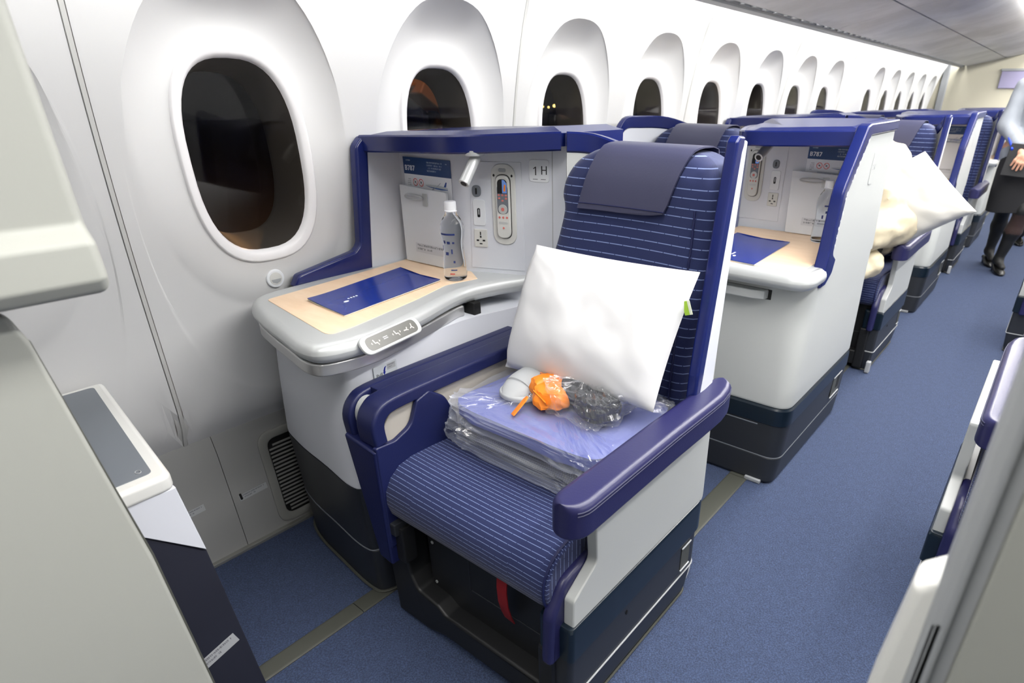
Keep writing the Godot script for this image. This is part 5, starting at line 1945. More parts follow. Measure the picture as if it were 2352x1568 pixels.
func build_bedding() -> void:
	# folded mattress pad in a clear bag, blue duvet in a clear bag on top
	var a := thing("mattress_pad_bag", "clear bag with folded charcoal knit pad lying on the striped cushion", "bedding", Vector3(-0.76, 0.452, -0.95))
	part(a, "folded_pad", bundle(Vector3(-0.975, 0.456, -1.10), Vector3(-0.548, 0.503, -0.805), 0.004, 9.0, 3, 0.25), M.knit, 60)
	part(a, "clear_bag", bundle(Vector3(-0.990, 0.4535, -1.112), Vector3(-0.532, 0.506, -0.772), 0.010, 18.0, 4, 0.28, 0.009), M.film_milky, 40)
	var b := thing("duvet_bag", "blue folded duvet in a shiny clear bag under the pillow", "bedding", Vector3(-0.76, 0.505, -0.95))
	part(b, "folded_duvet", bundle(Vector3(-0.965, 0.512, -1.108), Vector3(-0.548, 0.562, -0.795), 0.008, 10.0, 5, 0.25), M.duvet, 60)
	part(b, "clear_bag", bundle(Vector3(-0.978, 0.507, -1.112), Vector3(-0.534, 0.565, -0.780), 0.006, 17.0, 6, 0.27, 0.009), M.film, 40)
	# pillow
	var tl := Vector3(-0.935, 0.868, -1.075)
	var tr := Vector3(-0.500, 0.881, -1.050)
	var br := Vector3(-0.530, 0.604, -0.962)
	var bl := Vector3(-0.968, 0.578, -0.986)
	var p := thing("pillow", "plump white pillow leaning on the striped backrest", "pillow", Vector3(-0.75, 0.565, -1.0))
	part(p, "pillow_case", pillow_mesh(tl, tr, br, bl, 0.064, 0.030, -0.015, 17), M.cotton, 75)
	var tg := frame(Vector3(-0.514, 0.812, -1.026), Vector3(0.9, 0.35, 0.1), Vector3(-0.28, 0.95, 0.0))
	var tag := part(p, "side_tag", rbox(Vector3(-0.002, -0.014, -0.0005), Vector3(0.016, 0.014, 0.0008), 0.0004, 1).xf(tg), M.tag_green)
	part(tag, "tag_edge", rbox(Vector3(0.010, -0.014, 0.0004), Vector3(0.0165, 0.014, 0.0012), 0.0003, 1).xf(tg), M.tag_white)
	slipper()
	pouch()
	headset_bag()


func slipper() -> void:
	var o := thing("slipper", "grey felt slipper with white band between pillow and orange pouch", "slipper", Vector3(-0.83, 0.572, -0.92))
	var fr := frame(Vector3(-0.846, 0.571, -0.872), Vector3(1.0, 0.0, 0.06), Vector3(0, 1, 0))   # z local points to the toe tip
	fr.basis = fr.basis.scaled(Vector3(1.16, 1.16, 1.16))
	var sole := PackedVector2Array()
	for q in smooth_path([Vector2(0.0, 0.012), Vector2(0.034, 0.0), Vector2(0.046, -0.035), Vector2(0.047, -0.09), Vector2(0.040, -0.17), Vector2(0.0, -0.20), Vector2(-0.040, -0.17), Vector2(-0.046, -0.09), Vector2(-0.044, -0.035), Vector2(-0.030, 0.0)], 5, true):
		sole.append(q)
	part(o, "sole", slab_y(sole, 0.0, 0.012, 0.004, true).xf(fr), M.slipper, 50)
	var rows := []
	for i in 11:
		var w := i / 10.0
		var z := lerpf(0.009, -0.120, w)
		var half := 0.046 * pow(clampf((w + 0.03) / 0.4, 0.0, 1.0), 0.45)
		var hgt := 0.002 + 0.038 * pow(w, 0.55) + 0.004 * sin(w * PI)
		var r := PackedVector3Array()
		for j in 13:
			var a := PI * j / 12.0
			r.append(fr * Vector3(cos(a) * half, 0.010 + sin(a) * hgt, z))
		rows.append(r)
	part(o, "upper", MB.new().loft(rows, false), M.slipper, 70)
	var band := []
	for z in [-0.100, -0.124]:
		var r := PackedVector3Array()
		for j in 13:
			var a := PI * j / 12.0
			r.append(fr * Vector3(cos(a) * 0.0475, 0.010 + sin(a) * 0.0415, z))
		band.append(r)
	var bd := part(o, "white_band", MB.new().loft(band, false), M.slipper_band, 70)
	for q in [[0.35, 0.52], [0.58, 0.78]]:
		var mk := []
		for z in [-0.106, -0.117]:
			var r := PackedVector3Array()
			for j in 5:
				var a := PI * lerpf(q[0], q[1], j / 4.0)
				r.append(fr * Vector3(cos(a) * 0.0482, 0.010 + sin(a) * 0.0421, z))
			mk.append(r)
		part(bd, "band_mark", MB.new().loft(mk, false), M.slipper_navy)
	var cap := []
	for k in 13:
		var a := PI * (0.1 + 0.8 * k / 12.0)
		cap.append(fr * Vector3(cos(a) * 0.037, 0.0125 + sin(a) * 0.0225, -0.026 + 0.004 * sin(a)))
	part(o, "toe_stitch", tube(cap, 0.0009, 5), M.light_grey)


func blob(c: Vector3, h: Vector3, amp: float, freq: float, sd: int, pw := 0.6, basis := Basis.IDENTITY) -> MB:
	wrinkle.seed = sd
	wrinkle.frequency = freq
	var rings := []
	for i in 15:
		var t := -PI * 0.5 + PI * i / 14.0
		var r := PackedVector3Array()
		for j in 28:
			var a := TAU * j / 28
			var d := Vector3(signf(cos(a)) * pow(absf(cos(a)), pw) * pow(absf(cos(t)), pw), signf(sin(t)) * pow(absf(sin(t)), pw), signf(sin(a)) * pow(absf(sin(a)), pw) * pow(absf(cos(t)), pw))
			var k := wrinkle.get_noise_3dv(d + Vector3(sd, 0, 0))
			var v := Vector3(d.x * h.x, d.y * h.y, d.z * h.z) * (1.0 + k * amp)
			r.append(c + basis * v)
		rings.append(r)
	return MB.new().loft(rings, true, true, true)


func pouch() -> void:
	var o := thing("zip_pouch", "small orange zip pouch with pink printed sleeve in front of the pillow", "pouch", Vector3(-0.76, 0.572, -0.92))
	var bs := Basis(Vector3.UP, 0.5)
	part(o, "pouch_body", blob(Vector3(-0.755, 0.597, -0.915), Vector3(0.041, 0.026, 0.052), 0.24, 1.1, 8, 0.6, bs), M.orange, 42)
	part(o, "pouch_fold", blob(Vector3(-0.782, 0.606, -0.920), Vector3(0.024, 0.022, 0.034), 0.22, 1.2, 9, 0.6, Basis(Vector3.UP, -0.4)), M.orange, 42)
	var lip := frame(Vector3(-0.765, 0.606, -0.872), Vector3(0.85, -0.25, 0.2), Vector3(0.1, 0.8, 0.5))
	part(o, "zip_flap", rbox(Vector3(-0.012, -0.006, -0.0015), Vector3(0.034, 0.007, 0.0015), 0.001, 1).xf(lip), M.orange)
	var loop := []
	for k in 12:
		var a := TAU * k / 12
		loop.append(Vector3(-0.778, 0.604, -0.864) + Vector3(cos(a) * 0.005, sin(a) * 0.006, cos(a) * 0.003))
	part(o, "zip_ring", tube(loop, 0.0013, 6, true), M.chrome)
	var tb := frame(Vector3(-0.783, 0.598, -0.860), Vector3(0.65, 0.0, 0.75).cross(Vector3.UP), Vector3(0.16, 0.40, -0.30))
	var tab := frame(Vector3(-0.782, 0.600, -0.862), Vector3(0.8, 0.2, 0.45), Vector3(0.02, 0.55, -0.75))
	part(o, "zip_pull", slab_z(rounded([Vector2(-0.0085, -0.052), Vector2(0.0085, -0.052), Vector2(0.0085, -0.010), Vector2(0.004, 0.0), Vector2(-0.004, 0.0), Vector2(-0.0085, -0.010)], 0.003, 3), 0.0, 0.003, 0.001).xf(tab), M.orange, 40)
	# sleeve behind with an emblem
	var sl := frame(Vector3(-0.770, 0.624, -0.972), Vector3(0.95, -0.03, -0.12), Vector3(0.05, 0.42, -0.9))
	part(o, "printed_sleeve", card_quad(0.050, 0.025, 0.016, sl.translated_local(Vector3(0, 0, -0.012))), M.pouch_band, 40)


func headset_bag() -> void:
	var o := thing("headset_bag", "clear bag holding black headphones in front of the pillow", "bag", Vector3(-0.67, 0.572, -0.95))
	part(o, "ear_pad", blob(Vector3(-0.712, 0.604, -0.958), Vector3(0.048, 0.032, 0.050), 0.07, 1.2, 14, 0.75, Basis(Vector3.UP, 0.3)), M.foam, 60)
	part(o, "ear_pad", blob(Vector3(-0.640, 0.598, -0.922), Vector3(0.046, 0.027, 0.046), 0.07, 1.2, 15, 0.75, Basis(Vector3.UP, -0.3)), M.foam, 60)
	var arc := []
	for k in 13:
		var a := PI * k / 12.0
		arc.append(Vector3(-0.685 + cos(a) * 0.062, 0.598 + 0.020 * sin(a), -0.985 - sin(a) * 0.03))
	part(o, "head_band", tube(arc, 0.009, 8), M.foam)
	var cable := []
	for k in 30:
		var a := k * 0.62
		cable.append(Vector3(-0.672 + cos(a) * (0.020 + 0.0006 * k), 0.618 + 0.004 * sin(a * 1.7), -0.925 + sin(a) * 0.016))
	part(o, "cable", tube(cable, 0.0016, 6), M.ink)
	part(o, "clear_film", bundle(Vector3(-0.765, 0.566, -1.035), Vector3(-0.590, 0.634, -0.868), 0.014, 20.0, 21, 0.55, 0.010), M.film_bag, 30)


# ---------------------------------------------------------------- people
# bones: [from, to, radius, radius, colour index]; joined by a smooth minimum and meshed as surface nets

func cap_dist(p: Vector3, a: Vector3, b: Vector3, ra: float, rb: float) -> float:
	var ab := b - a
	var t := clampf((p - a).dot(ab) / maxf(ab.length_squared(), 1e-9), 0.0, 1.0)
	return p.distance_to(a + ab * t) - lerpf(ra, rb, t)


func flesh(m: MB, bones: Array, cell: float, k: float, cols: Array, bump := 0.0, bump_f := 8.0) -> void:
	var lo := Vector3.INF
	var hi := -Vector3.INF
	for b in bones:
		var r: float = maxf(b[2], b[3]) + cell * 3.0 + bump
		lo = lo.min(b[0] - Vector3.ONE * r).min(b[1] - Vector3.ONE * r)
		hi = hi.max(b[0] + Vector3.ONE * r).max(b[1] + Vector3.ONE * r)
	var nx := int((hi.x - lo.x) / cell) + 2
	var ny := int((hi.y - lo.y) / cell) + 2
	var nz := int((hi.z - lo.z) / cell) + 2
	var f := PackedFloat32Array()
	f.resize(nx * ny * nz)
	f.fill(1.0)
	var own := PackedByteArray()
	own.resize(nx * ny * nz)
	for bi in bones.size():
		var b: Array = bones[bi]
		var a: Vector3 = b[0]
		var e: Vector3 = b[1]
		var ra: float = b[2]
		var rb: float = b[3]
		var r := maxf(ra, rb) + cell * 2.5 + k + bump
		var l0 := ((a.min(e) - Vector3.ONE * r - lo) / cell).floor()
		var l1 := ((a.max(e) + Vector3.ONE * r - lo) / cell).ceil()
		var ci: int = b[4]
		for z in range(maxi(int(l0.z), 0), mini(int(l1.z) + 1, nz)):
			for y in range(maxi(int(l0.y), 0), mini(int(l1.y) + 1, ny)):
				var row := (z * ny + y) * nx
				for x in range(maxi(int(l0.x), 0), mini(int(l1.x) + 1, nx)):
					var p := lo + Vector3(x, y, z) * cell
					var d := cap_dist(p, a, e, ra, rb)
					var o := f[row + x]
					if d < o:
						own[row + x] = ci
					var h := maxf(k - absf(d - o), 0.0) / k
					f[row + x] = minf(d, o) - h * h * k * 0.25
	if bump > 0.0:
		wrinkle.frequency = bump_f
		wrinkle.seed = 44
		for z in nz:
			for y in ny:
				var row := (z * ny + y) * nx
				for x in nx:
					if absf(f[row + x]) < bump * 2.0 + cell * 2.0:
						var p := lo + Vector3(x, y, z) * cell
						f[row + x] += wrinkle.get_noise_3dv(p) * bump
	var vert := {}
	var sy := nx
	var sz := nx * ny
	for z in nz - 1:
		for y in ny - 1:
			for x in nx - 1:
				var i := z * sz + y * sy + x
				var s := 0
				for c in 8:
					if f[i + (c & 1) + (c >> 1 & 1) * sy + (c >> 2) * sz] < 0.0:
						s += 1
				if s == 0 or s == 8:
					continue
				var sum := Vector3.ZERO
				var cnt := 0
				for c in 8:
					var va := f[i + (c & 1) + (c >> 1 & 1) * sy + (c >> 2) * sz]
					for ax in 3:
						if c >> ax & 1:
							continue
						var c2 := c | (1 << ax)
						var vb := f[i + (c2 & 1) + (c2 >> 1 & 1) * sy + (c2 >> 2) * sz]
						if (va < 0.0) != (vb < 0.0):
							var t := va / (va - vb)
							var q := Vector3(c & 1, c >> 1 & 1, c >> 2)
							q[ax] = t
							sum += q
							cnt += 1
				vert[i] = lo + (Vector3(x, y, z) + sum / cnt) * cell
	var step := [1, sy, sz]
	for i in vert:
		for ax in 3:
			var j: int = i + step[ax]
			if j >= f.size() or (f[i] < 0.0) == (f[j] < 0.0):
				continue
			var u: int = step[(ax + 1) % 3]
			var v: int = step[(ax + 2) % 3]
			if not (vert.has(i - u) and vert.has(i - v) and vert.has(i - u - v)):
				continue
			var A: Vector3 = vert[i]
			var B: Vector3 = vert[i - u]
			var C: Vector3 = vert[i - u - v]
			var D: Vector3 = vert[i - v]
			if f[i] < 0.0:
				m.quad(A, B, C, D)
			else:
				m.quad(A, D, C, B)
			var col: Color = cols[own[i]]
			for q in 6:
				m.c.append(col)


func face(m: MB, c: Vector3, r: Basis, cols: Array) -> void:
	var b := []
	for q in [[Vector3(0, 0.02, -0.01), Vector3(0, 0.05, -0.02), 0.072, 0.070, 0], [Vector3(0, -0.03, 0.015), Vector3(0, -0.075, 0.04), 0.055, 0.030, 0], [Vector3(0, 0.015, 0.072), Vector3(0, -0.022, 0.088), 0.008, 0.013, 0],
			[Vector3(-0.075, 0.015, -0.012), Vector3(-0.078, -0.02, -0.008), 0.012, 0.008, 0], [Vector3(0.075, 0.015, -0.012), Vector3(0.078, -0.02, -0.008), 0.012, 0.008, 0],
			[Vector3(-0.018, -0.050, 0.070), Vector3(0.018, -0.050, 0.070), 0.007, 0.007, 1], [Vector3(-0.038, 0.014, 0.056), Vector3(-0.024, 0.014, 0.060), 0.009, 0.009, 2], [Vector3(0.024, 0.014, 0.060), Vector3(0.038, 0.014, 0.056), 0.009, 0.009, 2],
			[Vector3(0, -0.06, -0.02), Vector3(0, -0.14, -0.03), 0.052, 0.055, 0]]:
		b.append([c + r * q[0], c + r * q[1], q[2], q[3], q[4]])
	flesh(m, b, 0.006, 0.012, cols)


func hair_cap(c: Vector3, r: Basis) -> MB:
	var m := MB.new()
	var rings := []
	for i in 9:
		var t := PI * 0.5 * i / 8.0
		var ring := PackedVector3Array()
		for j in 24:
			var a := TAU * j / 24
			var front := maxf(0.0, sin(a))
			var drop := lerpf(-0.085, 0.045, pow(front, 0.6))
			var y := lerpf(drop, 0.128, sin(t))
			ring.append(c + r * Vector3(cos(a) * 0.086 * cos(t * 0.98), y, -0.014 + sin(a) * 0.096 * cos(t * 0.98)))
		rings.append(ring)
	return m.loft(rings, true, false, true)


func hand(m: MB, wrist: Vector3, palm: Vector3, tips: Array, thumb: Array, cols: Array, ci: int) -> void:
	var b := [[wrist, palm, 0.021, 0.026, ci]]
	var along := (palm - wrist).normalized()
	var side: Vector3 = (tips[3] - tips[0]).normalized()
	for i in 4:
		var root := palm + side * (i - 1.5) * 0.018 + along * 0.018
		b.append([palm, root, 0.020, 0.012, ci])
		var tip: Vector3 = tips[i]
		var mid := root.lerp(tip, 0.48) + Vector3(0, 0.006, 0.008)
		b.append([root, mid, 0.0092, 0.0085, ci])
		b.append([mid, tip, 0.0085, 0.0070, ci])
	b.append([wrist.lerp(palm, 0.4), thumb[0], 0.014, 0.0105, ci])
	b.append([thumb[0], thumb[1], 0.0105, 0.0085, ci])
	flesh(m, b, 0.0042, 0.006, cols)


func lin(c: Color) -> Color:
	return c.srgb_to_linear()


func attendant() -> void:
	var o := thing("person", "flight attendant in grey jacket and black skirt walking up the aisle with folder", "person", Vector3(-0.27, 0, -5.72))
	var cols := [lin(Color(0.80, 0.60, 0.50)), lin(Color(0.62, 0.30, 0.28)), lin(Color(0.12, 0.08, 0.07)), lin(Color(0.105, 0.085, 0.085)), lin(Color(0.24, 0.18, 0.165))]
	var m := MB.new()
	var bones := [
		[Vector3(-0.35, 0.87, -5.74), Vector3(-0.19, 0.87, -5.74), 0.105, 0.105, 0],
		[Vector3(-0.27, 0.90, -5.74), Vector3(-0.27, 1.22, -5.72), 0.105, 0.115, 0],
		[Vector3(-0.38, 1.26, -5.74), Vector3(-0.16, 1.26, -5.74), 0.060, 0.060, 0],
		[Vector3(-0.27, 1.28, -5.74), Vector3(-0.27, 1.40, -5.73), 0.055, 0.048, 0],
		# leg in front
		[Vector3(-0.205, 0.85, -5.73), Vector3(-0.200, 0.47, -5.62), 0.088, 0.056, 3],
		[Vector3(-0.200, 0.47, -5.62), Vector3(-0.222, 0.31, -5.66), 0.052, 0.053, 4],
		[Vector3(-0.222, 0.31, -5.66), Vector3(-0.258, 0.085, -5.68), 0.053, 0.030, 3],
		[Vector3(-0.258, 0.085, -5.68), Vector3(-0.215, 0.045, -5.62), 0.030, 0.024, 3],
		# leg behind
		[Vector3(-0.325, 0.85, -5.75), Vector3(-0.330, 0.47, -5.80), 0.088, 0.054, 3],
		[Vector3(-0.330, 0.47, -5.80), Vector3(-0.332, 0.31, -5.88), 0.050, 0.050, 3],
		[Vector3(-0.332, 0.31, -5.88), Vector3(-0.345, 0.10, -5.93), 0.050, 0.030, 3],
		[Vector3(-0.345, 0.10, -5.93), Vector3(-0.310, 0.05, -5.86), 0.030, 0.024, 3],
		# arms
		[Vector3(-0.425, 1.265, -5.74), Vector3(-0.462, 1.02, -5.70), 0.050, 0.042, 0],
		[Vector3(-0.462, 1.02, -5.70), Vector3(-0.335, 0.885, -5.53), 0.040, 0.026, 0],
		[Vector3(-0.115, 1.265, -5.74), Vector3(-0.075, 1.02, -5.72), 0.050, 0.042, 0],
		[Vector3(-0.075, 1.02, -5.72), Vector3(-0.150, 0.90, -5.53), 0.040, 0.026, 0],
	]
	flesh(m, bones, 0.013, 0.03, cols)
	hand(m, Vector3(-0.330, 0.880, -5.525), Vector3(-0.305, 0.835, -5.475), [Vector3(-0.352, 0.775, -5.462), Vector3(-0.335, 0.752, -5.458), Vector3(-0.312, 0.745, -5.458), Vector3(-0.288, 0.752, -5.462)], [Vector3(-0.268, 0.845, -5.462), Vector3(-0.250, 0.812, -5.458)], cols, 0)
	hand(m, Vector3(-0.150, 0.905, -5.53), Vector3(-0.175, 0.875, -5.480), [Vector3(-0.150, 0.805, -5.462), Vector3(-0.170, 0.795, -5.458), Vector3(-0.190, 0.800, -5.458), Vector3(-0.206, 0.812, -5.462)], [Vector3(-0.205, 0.885, -5.470), Vector3(-0.220, 0.862, -5.462)], cols, 0)
	var hc := Vector3(-0.27, 1.515, -5.70)
	face(m, hc, Basis.IDENTITY, cols)
	part(o, "body", m, M.skin, 75)
	part(o, "hair", hair_cap(hc, Basis.IDENTITY), M.hair, 70)
	var j := MB.new()
	flesh(j, [
		[Vector3(-0.33, 0.84, -5.74), Vector3(-0.21, 0.84, -5.74), 0.128, 0.128, 0],
		[Vector3(-0.27, 0.90, -5.74), Vector3(-0.27, 1.02, -5.73), 0.128, 0.118, 0],
		[Vector3(-0.27, 1.02, -5.73), Vector3(-0.27, 1.20, -5.72), 0.118, 0.135, 0],
		[Vector3(-0.385, 1.255, -5.74), Vector3(-0.155, 1.255, -5.74), 0.072, 0.072, 0],
		[Vector3(-0.425, 1.265, -5.74), Vector3(-0.465, 1.02, -5.70), 0.062, 0.056, 0],
		[Vector3(-0.465, 1.02, -5.70), Vector3(-0.350, 0.905, -5.55), 0.055, 0.042, 0],
		[Vector3(-0.115, 1.265, -5.74), Vector3(-0.075, 1.02, -5.72), 0.062, 0.056, 0],
		[Vector3(-0.075, 1.02, -5.72), Vector3(-0.142, 0.915, -5.55), 0.055, 0.042, 0]], 0.014, 0.025, [Color.WHITE], 0.006, 9.0)
	j.c.clear()
	part(o, "jacket", j, M.suit, 75, "light grey uniform jacket")
	var sk := []
	for q in [[0.96, 0.122, 0.100], [0.90, 0.150, 0.122], [0.84, 0.172, 0.140], [0.74, 0.180, 0.146], [0.60, 0.178, 0.146], [0.45, 0.172, 0.144], [0.445, 0.165, 0.136], [0.50, 0.160, 0.13]]:
		var ring := PackedVector3Array()
		for v in ellipse2(q[1], q[2], 40, 2.3):
			ring.append(Vector3(-0.268 + v.x, q[0] + 0.012 * sin(v.x * 9.0), -5.735 + v.y + (0.02 if q[0] < 0.7 else 0.0)))
		sk.append(ring)
	part(o, "skirt", MB.new().loft(sk, true, true, false), M.skirt, 60, "black knee length skirt")
	for q in [[Vector3(-0.248, 0, -5.655), 0.35], [Vector3(-0.338, 0, -5.905), 0.35]]:
		shoe(o, q[0], q[1])
	var f := thing("folder", "black folder with bright blue edge held by the flight attendant", "folder", Vector3(-0.29, 0.72, -5.49))
	var fr := frame(Vector3(-0.29, 0.80, -5.488), Vector3(1, -0.06, 0.05), Vector3(-0.10, 1, -0.1))
	part(f, "folder_cover", rbox(Vector3(-0.105, -0.10, -0.006), Vector3(0.13, 0.11, 0.004), 0.003).xf(fr), M.folder)
	part(f, "blue_strip", tube([Vector3(-0.455, 0.985, -5.625), Vector3(-0.42, 0.945, -5.58), Vector3(-0.385, 0.895, -5.515), Vector3(-0.375, 0.875, -5.488)], 0.008, 8), M.blue_edge)


func shoe(o: Node3D, at: Vector3, turn: float) -> void:
	var tr := Transform3D(Basis(Vector3.UP, turn), at)
	var rows := []
	for q in [[-0.075, 0.020, 0.050, 0.055], [-0.06, 0.028, 0.050, 0.062], [-0.02, 0.030, 0.040, 0.060], [0.03, 0.036, 0.014, 0.045], [0.08, 0.038, 0.004, 0.036], [0.115, 0.030, 0.004, 0.028], [0.138, 0.012, 0.006, 0.016]]:
		var r := PackedVector3Array()
		for v in ellipse2(q[1], (q[3] - q[2] * 0.6) * 0.5, 14, 2.6):
			r.append(tr * Vector3(v.x, q[2] * 0.6 + (q[3] - q[2] * 0.6) * 0.5 + v.y, q[0]))
		rows.append(r)
	var s := part(o, "shoe", MB.new().loft(rows, true, true, true), M.shoe, 60)
	part(s, "heel", tube([tr * Vector3(0, 0.035, -0.058), tr * Vector3(0, 0.0, -0.058)], [0.022, 0.016], 12), M.shoe)


func passenger() -> void:
	var o := thing("person", "seated passenger in puffy cream jacket hugging a white pillow", "person", Vector3(-0.77, 0.44, -3.2))
	var cols := [lin(Color(0.80, 0.60, 0.50)), lin(Color(0.62, 0.30, 0.28)), lin(Color(0.12, 0.08, 0.07)), lin(Color(0.03, 0.03, 0.035))]
	var m := MB.new()
	flesh(m, [
		[Vector3(-0.84, 0.56, -3.38), Vector3(-0.70, 0.56, -3.38), 0.105, 0.105, 3],
		[Vector3(-0.77, 0.60, -3.38), Vector3(-0.77, 0.90, -3.14), 0.11, 0.12, 0],
		[Vector3(-0.90, 0.95, -3.10), Vector3(-0.64, 0.95, -3.10), 0.06, 0.06, 0],
		[Vector3(-0.77, 0.93, -3.10), Vector3(-0.80, 0.95, -3.01), 0.055, 0.05, 0],
		[Vector3(-0.69, 0.535, -3.36), Vector3(-0.655, 0.535, -2.93), 0.085, 0.062, 3],
		[Vector3(-0.655, 0.535, -2.93), Vector3(-0.66, 0.11, -2.88), 0.058, 0.036, 3],
		[Vector3(-0.66, 0.09, -2.88), Vector3(-0.66, 0.045, -2.76), 0.036, 0.032, 3],
		[Vector3(-0.85, 0.535, -3.36), Vector3(-0.875, 0.535, -2.93), 0.085, 0.062, 3],
		[Vector3(-0.875, 0.535, -2.93), Vector3(-0.87, 0.11, -2.88), 0.058, 0.036, 3],
		[Vector3(-0.87, 0.09, -2.88), Vector3(-0.87, 0.045, -2.76), 0.036, 0.032, 3],
		[Vector3(-0.62, 0.94, -3.08), Vector3(-0.535, 0.72, -3.02), 0.045, 0.04, 0],
		[Vector3(-0.535, 0.72, -3.02), Vector3(-0.66, 0.68, -2.84), 0.038, 0.028, 0],
		[Vector3(-0.92, 0.94, -3.08), Vector3(-0.95, 0.72, -3.0), 0.045, 0.04, 0],
		[Vector3(-0.95, 0.72, -3.0), Vector3(-0.80, 0.70, -2.84), 0.038, 0.028, 0]], 0.014, 0.03, cols)
	hand(m, Vector3(-0.665, 0.68, -2.835), Vector3(-0.705, 0.69, -2.81), [Vector3(-0.765, 0.665, -2.80), Vector3(-0.772, 0.684, -2.795), Vector3(-0.772, 0.703, -2.795), Vector3(-0.765, 0.722, -2.80)], [Vector3(-0.700, 0.73, -2.80), Vector3(-0.722, 0.752, -2.80)], cols, 0)
	hand(m, Vector3(-0.800, 0.70, -2.835), Vector3(-0.765, 0.72, -2.84), [Vector3(-0.72, 0.765, -2.85), Vector3(-0.71, 0.748, -2.85), Vector3(-0.705, 0.73, -2.855), Vector3(-0.70, 0.715, -2.86)], [Vector3(-0.775, 0.755, -2.83), Vector3(-0.755, 0.775, -2.84)], cols, 0)
	var hc := Vector3(-0.81, 0.965, -2.935)
	var hb := Basis(Vector3.RIGHT, 0.75)
	face(m, hc, hb, cols)
	part(o, "body", m, M.skin, 75)
	part(o, "hair", hair_cap(hc, hb), M.hair, 70)
	var j := MB.new()
	flesh(j, [
		[Vector3(-0.86, 0.60, -3.36), Vector3(-0.68, 0.60, -3.36), 0.14, 0.14, 0],
		[Vector3(-0.77, 0.66, -3.34), Vector3(-0.77, 0.88, -3.15), 0.15, 0.15, 0],
		[Vector3(-0.90, 0.93, -3.10), Vector3(-0.64, 0.93, -3.10), 0.088, 0.088, 0],
		[Vector3(-0.62, 0.925, -3.07), Vector3(-0.575, 0.80, -2.99), 0.085, 0.098, 0],
		[Vector3(-0.575, 0.80, -2.99), Vector3(-0.520, 0.705, -2.96), 0.092, 0.095, 0],
		[Vector3(-0.520, 0.705, -2.96), Vector3(-0.600, 0.665, -2.86), 0.092, 0.080, 0],
		[Vector3(-0.600, 0.665, -2.86), Vector3(-0.645, 0.672, -2.835), 0.072, 0.052, 0],
		[Vector3(-0.92, 0.93, -3.07), Vector3(-0.95, 0.72, -2.99), 0.085, 0.085, 0],
		[Vector3(-0.95, 0.72, -2.99), Vector3(-0.82, 0.695, -2.85), 0.080, 0.055, 0]], 0.013, 0.022, [Color.WHITE], 0.016, 14.0)
	j.c.clear()
	part(o, "jacket", j, M.jacket_cream, 75, "puffy cream jacket")
	var t := MB.new()
	flesh(t, [
		[Vector3(-0.64, 0.585, -2.975), Vector3(-0.560, 0.535, -2.865), 0.050, 0.048, 0],
		[Vector3(-0.560, 0.535, -2.865), Vector3(-0.595, 0.505, -2.815), 0.046, 0.040, 0]], 0.010, 0.02, [Color.WHITE], 0.010, 18.0)
	t.c.clear()
	part(o, "jacket_hem", t, M.jacket_cream, 75)
	var p := thing("pillow", "white pillow held by the seated passenger, jutting into the aisle", "pillow", Vector3(-0.47, 0.61, -3.0))
	part(p, "pillow_case", pillow_mesh(Vector3(-0.70, 0.865, -3.03), Vector3(-0.478, 0.992, -2.97), Vector3(-0.236, 0.785, -2.93), Vector3(-0.475, 0.612, -2.965), 0.050, 0.050, -0.02, 23), M.cotton_old, 75)


